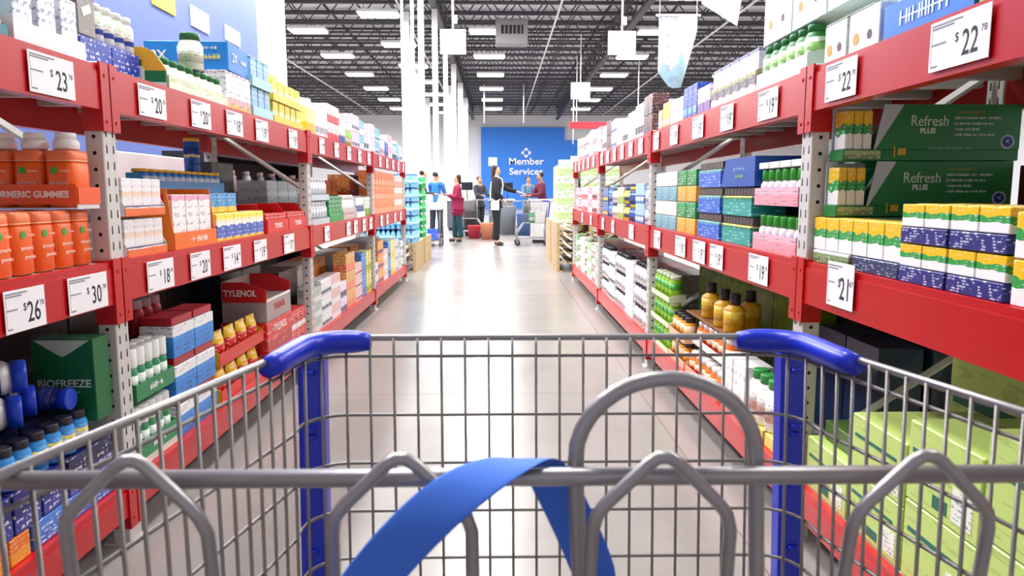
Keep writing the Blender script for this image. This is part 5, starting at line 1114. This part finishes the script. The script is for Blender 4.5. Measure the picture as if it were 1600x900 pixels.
for t_ in range(4):
    for i, xx in enumerate((1.02, 1.36, 1.70)):
        for j, yy in enumerate((11.15, 11.60)):
            o = tpl(*LG[:2]); o.location = (xx, yy, 0.7235 + t_ * 0.2125); o.rotation_euler = (0, 0, 0)
            tag(o, 'pale green drink case, %s layer, %s from the aisle, %s row' % (TH[t_], ORD[i], ORD[j]), 'case', 'pale green drink cases')

# ---------------------------------------------------------------- hanging boards and banner
def hang_sign(x, y, z, w, h, nm):
    r = empty('hanging_sign', (x, y, z))
    m = MB(); m.cbox(-w / 2, w / 2, -0.015, 0.015, 0, h, 0.004); kid(m.build('sign_board', mat('#F6F4FA', 0.5)), r)
    m = MB(); m.tube([(0, 0, h), (0, 0, 6.6 - z)], 0.025, 8); kid(m.build('hanging_pole', WHITE), r)
    m = MB(); m.cbox(0.02, 0.1, -0.04, 0.04, h + 0.12, h + 0.3, 0.01); kid(m.build('clamp', mat('#E4E4E8')), r)
    tag(r, nm, 'hanging sign')
hang_sign(-1.0, 17.0, 4.22, 0.57, 0.54, 'blank white square board hanging on a pole beside the columns')
hang_sign(2.76, 17.0, 4.22, 0.62, 0.52, 'blank white square board hanging on a pole near the pale banner')
def make_banner():
    r = empty('hanging_banner', (2.9, 12.3, 2.86))
    # long cloth with an angled lower edge, gently curved
    m = MB(); n = 10; H_ = 1.12; W_ = 0.62; vs_ = []; fs = []
    for s in (0, 1):
        for i in range(n + 1):
            u = i / n; x = (u - 0.5) * W_; yy = 0.05 * math.sin(u * PI * 2) + s * 0.006
            lo = 0.42 * max(0, (0.35 - u) / 0.35) * 0.6 + 0.9 * max(0, (u - 0.6) / 0.4)
            vs_ += [(x, yy, lo), (x, yy, H_)]
    K = 2 * (n + 1)
    for i in range(n):
        a = 2 * i; fs += [(a, a + 2, a + 3, a + 1), (K + a, K + a + 1, K + a + 3, K + a + 2), (a, a + K, a + K + 2, a + 2), (a + 1, a + 3, a + 3 + K, a + 1 + K)]
    fs += [(0, 1, 1 + K, K), (2 * n, 2 * n + K, 2 * n + 1 + K, 2 * n + 1)]
    m.add(vs_, fs, 0, True); kid(m.build('banner_cloth', pr(((0, '#BFE6F4'), (0.35, '#E4EAF8'), (0.6, '#D8DCF4'), (0.85, '#F0F2FA')), ink='#A0A8E8', amt=0.35, sc=(2, 2, 5), wob=0.3)), r)
    m = MB(); m.tube([(-0.36, 0.003, H_ + 0.02), (0.36, 0.003, H_ + 0.02)], 0.02, 8); kid(m.build('banner_rail', WHITE), r)
    for s in (-0.3, 0.3):
        m = MB(); m.tube([(s, 0.003, H_ + 0.02), (s, 0.003, 6.85 - 2.86)], 0.006, 5); kid(m.build('hanging_wire', WHITE), r)
    tag(r, 'pale blue and white cloth banner hanging from the ceiling', 'banner')
make_banner()
# second, higher banner near it
r = empty('hanging_banner', (3.65, 12.6, 3.9)); m = MB(); m.prism([(-0.3, 0.35), (0.3, 0), (0.42, 0.9), (-0.3, 0.9)], -0.004, 0.004); kid(m.build('banner_cloth', mat('#EFF0F8', 0.6)), r)
m = MB(); m.tube([(-0.3, 0, 0.92), (0.42, 0, 0.92)], 0.02, 8); kid(m.build('banner_rail', WHITE), r)
m = MB(); m.tube([(0, 0, 0.92), (0, 0, 2.9)], 0.006, 5); kid(m.build('hanging_wire', WHITE), r)
tag(r, 'plain white slanted banner hanging higher than the blue one', 'banner')
# ceiling ventilation box
r = empty('ceiling_heater', (0.42, 24.0, 5.75)); m = MB(); m.cbox(-0.5, 0.5, -0.3, 0.3, 0, 0.75, 0.02); kid(m.build('housing', mat('#8E8A8C', 0.5)), r)
m = MB(); m.box(-0.36, 0.36, -0.312, -0.301, 0.3, 0.56); kid(m.build('grille_opening', mat('#2A2A2E', 0.8)), r)
for k in range(6): m = MB(); m.box(-0.36 + k * 0.125, -0.33 + k * 0.125, -0.325, -0.313, 0.3, 0.56); kid(m.build('vane', mat('#8E8A8C', 0.5)), r)
m = MB(); m.tube([(-0.4, 0, 0.75), (-0.4, 0, 1.1)], 0.012, 5); kid(m.build('hanger', JM), r); m = MB(); m.tube([(0.4, 0, 0.75), (0.4, 0, 1.1)], 0.012, 5); kid(m.build('hanger', JM), r)
tag(r, 'grey ventilation unit with dark grille under the roof joists', 'ventilation unit')

# ---------------------------------------------------------------- service wall sign
def wall_sign():
    r = empty('wall_sign', (0.9, FY1 - 0.305, 2.74))
    wm = mat('#F8FAFF', 0.5)
    text('Member', 0.7, wm, r, (1.2, -0.03, 0.76), ext=0.02, bold=0.014, sx=1.12, name='sign_letters'); text('Services', 0.7, wm, r, (1.2, -0.03, 0.0), ext=0.02, bold=0.014, sx=1.12, name='sign_letters')
    # diamond emblem of four chevrons round a small diamond
    m = MB(); q = 0.40; t = 0.15
    for k in range(4):
        a = k * PI / 2; c_, s_ = math.cos(a), math.sin(a)
        P = [(0.0, q), (q * 0.42, q * 0.58), (q * 0.42 - t * 0.7, q * 0.58 - t * 0.7), (0, q - t * 1.4), (-q * 0.42 + t * 0.7, q * 0.58 - t * 0.7), (-q * 0.42, q * 0.58)]
        P = [(x * c_ - z * s_ + 1.2, x * s_ + z * c_ + 1.42) for x, z in P]; m.prism(P[::-1], -0.04, 0.0)
    kid(m.build('diamond_emblem', wm), r)
    tag(r, 'white member services lettering with a diamond emblem on the blue wall', 'sign')
wall_sign()
for i, (px_, zt_, ln) in enumerate(((-0.75, 6.85, 1.0), (1.35, 6.85, 1.0), (4.0, 6.85, 2.1))):
    m = MB(); m.tube([(px_, 40.2, zt_ + 0.01), (px_, 40.2, zt_ - ln - 1.0)], 0.035, 6); tag(m.build('drop_pole', WHITE), 'thin white pole hanging before the blue service wall, %s of three' % ORD[i], 'pole')

# ---------------------------------------------------------------- people
SKIN = '#C58A68'
def skinmesh(name, verts, edges, m, parent, sub=2):
    me = bpy.data.meshes.new(name); me.from_pydata([v[0] for v in verts], edges, []); me.materials.append(m)
    for p in me.polygons: p.use_smooth = True
    o = bpy.data.objects.new(name, me); C.objects.link(o)
    md = o.modifiers.new('skin', 'SKIN'); md.use_smooth_shade = True; md.branch_smoothing = 0.4
    for i, v in enumerate(verts):
        rr = v[1] if isinstance(v[1], tuple) else (v[1], v[1]); me.skin_vertices[0].data[i].radius = rr
    me.skin_vertices[0].data[0].use_root = True
    s = o.modifiers.new('sub', 'SUBSURF'); s.levels = sub; s.render_levels = sub
    if parent: kid(o, parent)
    return o
def person(x, y, rz, desc, hgt=1.66, top='#7C1C48', legs='#17434A', hair='#2A1A16', coat=0.55, arms=None, hairlen=0.16, skin=SKIN, lean=0.0, stride=0.06, shoes='#3A3436'):
    """standing figure; front is -y. arms: two (elbow, wrist) pairs, given from the shoulder, for the figure's own right (-x) and left (+x)"""
    s = hgt / 1.70; r = empty('person', (x, y, 0), rz); r.scale = (s, s, s)
    sm = mat(skin, 0.5, name='skin')
    arms = arms or (((-0.06, -0.02, -0.27), (-0.02, -0.12, -0.48)), ((0.06, -0.02, -0.27), (0.02, -0.12, -0.48)))
    V = []; E_ = []
    def a(co, rad, par=None):
        V.append((Vector(co), rad)); 
        if par is not None: E_.append((par, len(V) - 1))
        return len(V) - 1
    ly = lambda z: -lean * max(0, z - 0.9)
    pel = a((0, 0, 0.93), (0.13, 0.10)); w = a((0, ly(1.08), 1.08), (0.11, 0.085), pel); ch = a((0, ly(1.28), 1.28), (0.135, 0.10), w); nb = a((0, ly(1.42), 1.42), (0.09, 0.07), ch)
    nk = a((0, ly(1.47) - 0.005, 1.475), 0.047, nb); hd = a((0, ly(1.53) - 0.012, 1.54), (0.066, 0.075), nk); h2 = a((0, ly(1.6) - 0.015, 1.605), (0.072, 0.085), hd); h3 = a((0, ly(1.66) - 0.008, 1.665), (0.05, 0.058), h2)
    nose = a((0, ly(1.58) - 0.095, 1.575), 0.011, hd)
    feet = []
    for k, sg in enumerate((-1, 1)):
        st = stride * (1 if k else -1)
        hp = a((sg * 0.09, 0, 0.87), 0.085, pel); kn = a((sg * 0.095, st * 0.5 - 0.01, 0.48), 0.055, hp); an = a((sg * 0.095, st + 0.015, 0.09), 0.036, kn); he = a((sg * 0.096, st - 0.01, 0.05), 0.038, an); to = a((sg * 0.10, st - 0.13, 0.03), 0.026, he)
        feet.append((sg, st))
        el, wr = arms[k]; shp = Vector((sg * 0.17, ly(1.39), 1.39)); sh = a(shp, 0.055, nb); e1 = a(shp + Vector(el), 0.038, sh); w1 = a(shp + Vector(wr), 0.025, e1)
        d = (Vector(wr) - Vector(el)).normalized(); side_ = d.cross(Vector((0, 0, 1)) if abs(d.z) < 0.8 else Vector((0, 1, 0))).normalized(); pm = a(shp + Vector(wr) + d * 0.045, (0.032, 0.018), w1)
        for fI, (off, ln) in enumerate(((-0.027, 0.06), (-0.009, 0.072), (0.009, 0.068), (0.027, 0.052))):
            f1 = a(shp + Vector(wr) + d * 0.085 + side_ * off, 0.009, pm); f2 = a(shp + Vector(wr) + d * (0.085 + ln) + side_ * off + Vector((0, 0, -0.012)), 0.007, f1)
        th = a(shp + Vector(wr) + d * 0.05 + side_ * 0.045, 0.009, pm); a(shp + Vector(wr) + d * 0.08 + side_ * 0.055, 0.008, th)
    skinmesh('body', V, E_, sm, r)
    # clothing follows the same joints, a little wider
    V = []; E_ = []
    bk = 0.055 if coat > 0.5 else 0; pel = a((0, 0, 0.93), (0.15 + bk, 0.125 + bk / 2)); w = a((0, ly(1.08), 1.08), (0.135 + bk, 0.11 + bk / 2), pel); ch = a((0, ly(1.28), 1.28), (0.155, 0.125), w); nb = a((0, ly(1.42), 1.415), (0.105, 0.085), ch); a((0, ly(1.46), 1.455), (0.062, 0.058), nb)
    if True: q = a((0, 0, 0.83), (0.165 + 0.075 * (coat > 0.5), 0.14), pel); 
    if coat > 0.5: a((0, 0, 0.61), (0.25, 0.18), q)
    for k, sg in enumerate((-1, 1)):
        el, wr = arms[k]; shp = Vector((sg * 0.17, ly(1.39), 1.39)); sh = a(shp, 0.072, nb); e1 = a(shp + Vector(el), 0.056, sh); a(shp + Vector(el) * 0.06 + Vector(wr) * 0.94, 0.044, e1)
    skinmesh('jacket', V, E_, mat(top, 0.8), r)
    V = []; E_ = []
    pel = a((0, 0, 0.97), (0.125, 0.105))
    for k, (sg, st) in enumerate(feet):
        hp = a((sg * 0.09, 0, 0.84), 0.10, pel); kn = a((sg * 0.095, st * 0.5 - 0.01, 0.48), 0.078, hp); a((sg * 0.095, st + 0.015, 0.09), 0.07, kn)
    skinmesh('trousers', V, E_, mat(legs, 0.8), r)
    for sg, st in feet:
        skinmesh('shoe', [(Vector((sg * 0.096, st + 0.03, 0.045)), 0.046), (Vector((sg * 0.098, st - 0.05, 0.042)), 0.044), (Vector((sg * 0.10, st - 0.14, 0.036)), 0.036)], [(0, 1), (1, 2)], mat(shoes, 0.6), r)
    hy = ly(1.6)
    V = [(Vector((0, hy + 0.005, 1.69)), (0.06, 0.07)), (Vector((0, hy + 0.03, 1.64)), (0.085, 0.08)), (Vector((0, hy + 0.045, 1.58)), (0.082, 0.06))]; E_ = [(0, 1), (1, 2)]
    if hairlen > 0.1: V.append((Vector((0, hy + 0.07, 1.58 - hairlen)), (0.085, 0.04))); E_.append((2, 3))
    skinmesh('hair', V, E_, mat(hair, 0.7), r)
    for sg in (-1, 1):
        m = MB(); m.lathe([(0.004, -0.006), (0.008, 0), (0.004, 0.006)], 8, 0, T(sg * 0.028, ly(1.6) - 0.094, 1.61)); kid(m.build('eye', mat('#201814', 0.3)), r)
    m = MB(); m.cbox(-0.02, 0.02, ly(1.53) - 0.088, ly(1.53) - 0.075, 1.532, 1.54, 0.002); kid(m.build('mouth', mat('#8E3A38', 0.5)), r)
    tag(r, desc, 'person', None); return r
fwd = (((-0.02, -0.12, -0.25), (0.02, -0.36, -0.26)), ((0.02, -0.12, -0.25), (-0.02, -0.36, -0.26)))
# woman in the magenta coat turned to the counter on her side, hands together
person(-0.98, 17.8, -PI * 0.42, 'person in a long magenta coat and dark teal trousers holding a white paper', 1.60, '#8A1240', '#0E4048', '#2A1410', 0.9, (((-0.02, -0.06, -0.27), (0.08, -0.26, -0.20)), ((0.02, -0.06, -0.27), (-0.08, -0.26, -0.20))), 0.14, stride=0.07)
m = MB(); m.cbox(-0.09, 0.09, -0.002, 0.002, -0.2, 0.1, 0.0005); tag(m.build('paper_sheet', WHITE, loc=(-1.36, 17.75, 1.0), rot=(0.3, 0.25, PI * 0.1)), 'white paper held by the person in magenta', 'paper')
# woman in black pushing a cart, white strap across
p_ = person(-0.05, 16.6, PI * 0.44, 'person in black with long brown hair and a white cross strap, reaching over a cart', 1.78, '#16161C', '#14161E', '#3A2018', 0.4, (((-0.10, -0.06, -0.26), (-0.06, -0.20, -0.42)), ((0.05, -0.16, -0.19), (0.03, -0.44, -0.26))), 0.2, stride=0.04, skin='#D8A488')
m = MB(); m.tube([(0.12, -0.10, 1.40), (0.08, -0.13, 1.28), (0.0, -0.125, 1.12), (-0.09, -0.12, 0.98), (-0.155, -0.02, 0.93), (-0.10, 0.11, 1.0), (0.0, 0.125, 1.15), (0.09, 0.12, 1.34), (0.12, 0.0, 1.47)], 0.014, 6, closed=True)
q = m.build('white_strap', WHITE); kid(q, p_)
m = MB(); m.cbox(-0.2, -0.17, -0.10, 0.08, 0.75, 0.95, 0.01); q = m.build('white_bag', WHITE); kid(q, p_)
# clerk behind the service counter
person(1.08, 18.05, -PI * 0.38, 'person in a maroon top with dark hair leaning at the white counter', 1.66, '#5A1030', '#20202A', '#1C1210', 0.2, fwd, 0.08, skin='#B87C5C', lean=0.12)
person(-1.62, 19.4, PI * 0.9, 'person in a bright blue shirt behind the goods table', 1.70, '#2A78C8', '#24303C', '#30241E', 0.2, fwd, 0.05)
person(-2.05, 18.0, PI * 0.5, 'person in a dark green-black jacket bending towards the goods table', 1.70, '#26302C', '#2A4A80', '#1A1614', 0.3, fwd, 0.05, lean=0.35)
person(-0.55, 21.6, PI * 0.2, 'person in charcoal at the checkouts, seen between the two women', 1.64, '#33333C', '#1E2028', '#40302A', 0.3, fwd, 0.1)
person(0.9, 22.5, 0.2, 'person in a grey shirt far behind the white counter', 1.66, '#5C7C98', '#2A2C34', '#20181A', 0.2, fwd, 0.05)

# ---------------------------------------------------------------- carts, tables, checkouts
def far_cart(x, y, rz, desc):
    c = copy_tree(cart); c.location = (x, y, 0); c.rotation_euler = (0, 0, rz); tag(c, desc, 'shopping cart'); return c
far_cart(0.2, 16.62, -PI / 2, 'wire shopping cart pushed by the person in black') 
c3 = far_cart(-0.2, 19.5, PI / 2, 'wire shopping cart standing between the people at the checkouts')
c4 = far_cart(0.0, 22.6, 0.4, 'wire shopping cart near the far checkout')
def goods(kind, desc, x, y, z, cat='carton', rz=0):
    o = tpl(kind[0], kind[1]); o.location = (x, y, z); o.rotation_euler = (0, 0, rz); tag(o, desc, cat); return o
def basket_goods():
    gb = bottle('green_bottle', 0.06, 0.26, '#2E9A4C', '#F0F0F0', ((0, '#E4F0E0'), (0.5, '#3EA858')), 0.15, n=12)
    goods(gb, 'green bottle in the cart pushed by the person in black', 0.74, 16.55, 0.506, 'bottle'); goods(gb, 'second green bottle in the cart of the person in black', 0.88, 16.68, 0.506, 'bottle')
    goods(carton('grocery_carton', 0.2, 0.16, 0.22, '#E8E4E0', small=True), 'white carton in the cart of the person in black', 0.92, 16.48, 0.506)
basket_goods()
def table(x0, x1, y0, y1, h, desc, top, body, nm='service_counter'):
    r = empty(nm, ((x0 + x1) / 2, (y0 + y1) / 2, 0)); w, d = x1 - x0, y1 - y0
    m = MB(); m.cbox(-w / 2, w / 2, -d / 2, d / 2, h - 0.04, h, 0.004); kid(m.build('counter_top', mat(top, 0.4)), r)
    m = MB(); m.cbox(-w / 2 + 0.04, w / 2 - 0.04, -d / 2 + 0.04, d / 2 - 0.04, 0.08, h - 0.041, 0.004); kid(m.build('counter_body', mat(body, 0.5)), r)
    m = MB(); m.box(-w / 2 + 0.08, w / 2 - 0.08, -d / 2 + 0.08, d / 2 - 0.08, 0, 0.0795); kid(m.build('plinth', mat('#2C2C30', 0.6)), r)
    tag(r, desc, 'counter'); return r
table(0.72, 1.6, 17.2, 17.6, 1.02, 'white service counter beside the parked cart', '#F2F0EC', '#E8E6E4')
m = MB(); m.cbox(-0.4, 0.4, -0.04, 0.04, 0, 1.83, 0.01); tag(m.build('partition_board', mat('#EEF0EC', 0.6), loc=(1.62, 15.2, 0)), 'plain white upright board beside the pale green drink cases', 'partition')
# low goods table: a flat shelf on legs with groceries under it
r = empty('goods_table', (-1.78, 16.6, 0))
m = MB(); m.cbox(-0.55, 0.55, -0.45, 0.45, 0.80, 0.83, 0.004); kid(m.build('table_top', mat('#E6E4E2', 0.4)), r)
m = MB(); m.cbox(-0.53, 0.53, -0.43, 0.43, 0.12, 0.14, 0.004); kid(m.build('lower_shelf', mat('#6A6460', 0.5)), r)
for sx_ in (-0.5, 0.5):
    for sy_ in (-0.4, 0.4): m = MB(); m.tube([(sx_, sy_, 0), (sx_, sy_, 0.8)], 0.02, 6); kid(m.build('leg', mat('#6A6A70', 0.4)), r)
tag(r, 'white-topped goods table with a lower shelf, next to the person in magenta', 'table')
gl = [(-1.45, 16.4, 0.1405, 0.24, 0.18, 0.24, '#2A5CD0', 'blue carton on the lower shelf of the goods table'), (-1.75, 16.4, 0.1405, 0.26, 0.2, 0.2, '#D8D040', 'yellow carton on the lower shelf of the goods table'), (-2.05, 16.4, 0.1405, 0.22, 0.2, 0.26, '#5A9A50', 'green carton on the lower shelf of the goods table'),
      (-1.5, 16.35, 0.8305, 0.3, 0.2, 0.12, '#E8ECF0', 'white flat carton on the goods table'), (-1.85, 16.4, 0.8305, 0.22, 0.2, 0.26, '#74B0E0', 'light blue carton standing on the goods table'), (-2.12, 16.4, 0.8305, 0.18, 0.2, 0.3, '#3E8C58', 'green carton standing on the goods table'), (-1.6, 16.75, 0.8305, 0.24, 0.2, 0.3, '#F0EEEA', 'tall white carton on the goods table')]
for x, y, z, w, d, h, c, nm in gl: goods(carton('grocery_carton', w, d, h, (((0, c), (0.5, c)), '#F8F8F8', 0.35, (5, 5, 6)), small=True), nm, x, y, z + 0.0005)
# checkouts: belt counter, screen on a pole
for i, (x, y) in enumerate(((-1.2, 24.4), (-3.95, 23.5), (0.1, 25.5), (2.9, 24.5))):
    r = table(x - 0.45, x + 0.45, y - 1.2, y + 1.2, 0.95, '%s checkout counter with a dark screen' % ['nearest the columns', 'behind the column row', 'middle', 'far side of the white counter'][i] if False else '%s checkout counter with a dark screen on a pole' % ['second', 'first', 'third', 'fourth'][i], '#D8D4D2', ['#5A5C66', '#3C5C9C', '#7C7A7C', '#5A5C66'][i], 'checkout_counter')
    m = MB(); m.tube([(0.2, -0.6, 0.95), (0.2, -0.6, 1.35)], 0.02, 6); kid(m.build('screen_pole', mat('#2A2A30')), r)
    m = MB(); m.cbox(0.02, 0.38, -0.64, -0.61, 1.25, 1.5, 0.006); kid(m.build('screen', mat('#1C1E26', 0.2)), r)
    m = MB(); m.tube([(-0.3, 0.9, 0.95), (-0.3, 0.9, 2.1)], 0.025, 6); kid(m.build('lane_pole', mat('#D0D0D4')), r)
    m = MB(); m.cbox(-0.45, -0.15, 0.87, 0.93, 2.1, 2.4, 0.01); kid(m.build('lane_light', mat('#F0F0F4')), r)
# heap goods near the middle: low red and tan bins
for i, (x, y, c, w, h) in enumerate(((-0.62, 19.0, '#B02838', 0.34, 0.34), (-0.28, 18.6, '#C07A58', 0.34, 0.42), (-0.75, 20.2, '#303038', 0.4, 0.7), (0.25, 20.8, '#7A8088', 0.5, 0.8), (0.7, 20.4, '#3A5A8A', 0.4, 0.6))):
    m = MB(); m.lathe([(w * 0.42, 0), (w * 0.5, h - 0.02), (w * 0.5, h), (w * 0.46, h), (w * 0.40, h * 0.4)], 20, 0, sq=0.5); 
    o = m.build('storage_bin', mat(c, 0.6), loc=(x, y, 0)); tag(o, ['low dark red bin on the floor between the two women', 'tan round-cornered bin beside the red bin', 'black waist-high bin behind the red bin', 'grey waist-high bin behind the person in black', 'slate blue bin behind the parked cart'][i], 'bin')
# far-right signs over the eye-drop rack: red canopy board and white boards
r = empty('hanging_sign', (4.6, 31.8, 3.85)); m = MB(); m.cbox(-1.6, 1.6, -0.05, 0.05, 0, 0.28, 0.01); kid(m.build('sign_board', mat('#E03040', 0.5)), r)
for s_ in (-1.3, 1.3): m = MB(); m.tube([(s_, 0, 0.28), (s_, 0, 3.01)], 0.02, 5); kid(m.build('hanging_pole', WHITE), r)
tag(r, 'long red board hanging low beyond the eye-drop rack', 'hanging sign')
r = empty('hanging_sign', (3.0, 27.6, 4.55)); m = MB(); m.cbox(-0.35, 0.35, -0.04, 0.04, 0, 0.6, 0.01); kid(m.build('sign_board', mat('#F2F2F6', 0.5)), r)
m = MB(); m.tube([(0, 0, 0.6), (0, 0, 2.31)], 0.02, 5); kid(m.build('hanging_pole', WHITE), r); tag(r, 'small white board hanging far off above the red board', 'hanging sign')

m = MB(); m.cbox(-0.02, 0.02, -0.65, 0.65, 0, 1.42, 0.006); tag(m.build('display_board', mat('#F6F4F2', 0.6), loc=(-2.32, 4.95, 0)), 'plain white board standing behind the gummy rack', 'board')

DK = mat('#1C1C24', 0.6)
r = empty('display_cabinet', (-2.5, 7.6, 0))
m = MB(); m.box(-0.17, -0.15, -1.6, 1.6, 0.0, 1.5); kid(m.build('back_panel', DK), r)
for e in (-1.6, 1.57): m = MB(); m.box(-0.149, 0.17, e, e + 0.03, 0, 1.5); kid(m.build('side_panel', DK), r)
for z in (0.1, 0.85, 1.15, 1.47): m = MB(); m.box(-0.149, 0.168, -1.569, 1.569, z, z + 0.02); kid(m.build('shelf', DK), r)
tag(r, 'black open cabinet behind the gummy rack, seen through the middle shelf', 'cabinet')
for i in range(14):
    c = ['#C8CCD0', '#3E8C6C', '#8A8E98', '#B8A8B0', '#5A6478'][i % 5]; sp = bottle('cabinet_bottle', 0.05, 0.2, c, '#E0E0E0', None, 0.2, n=10); o = tpl(*sp[:2]); o.location = (-2.42, 6.2 + i * 0.2, 1.1705 if i % 2 else 0.8705)
    tag(o, '%s bottle in the black cabinet behind the gummy rack, %s along' % (['silver grey', 'sea green', 'mid grey', 'dusty rose', 'slate'][i % 5], ORD[i]), 'bottle', 'bottles in the black cabinet')
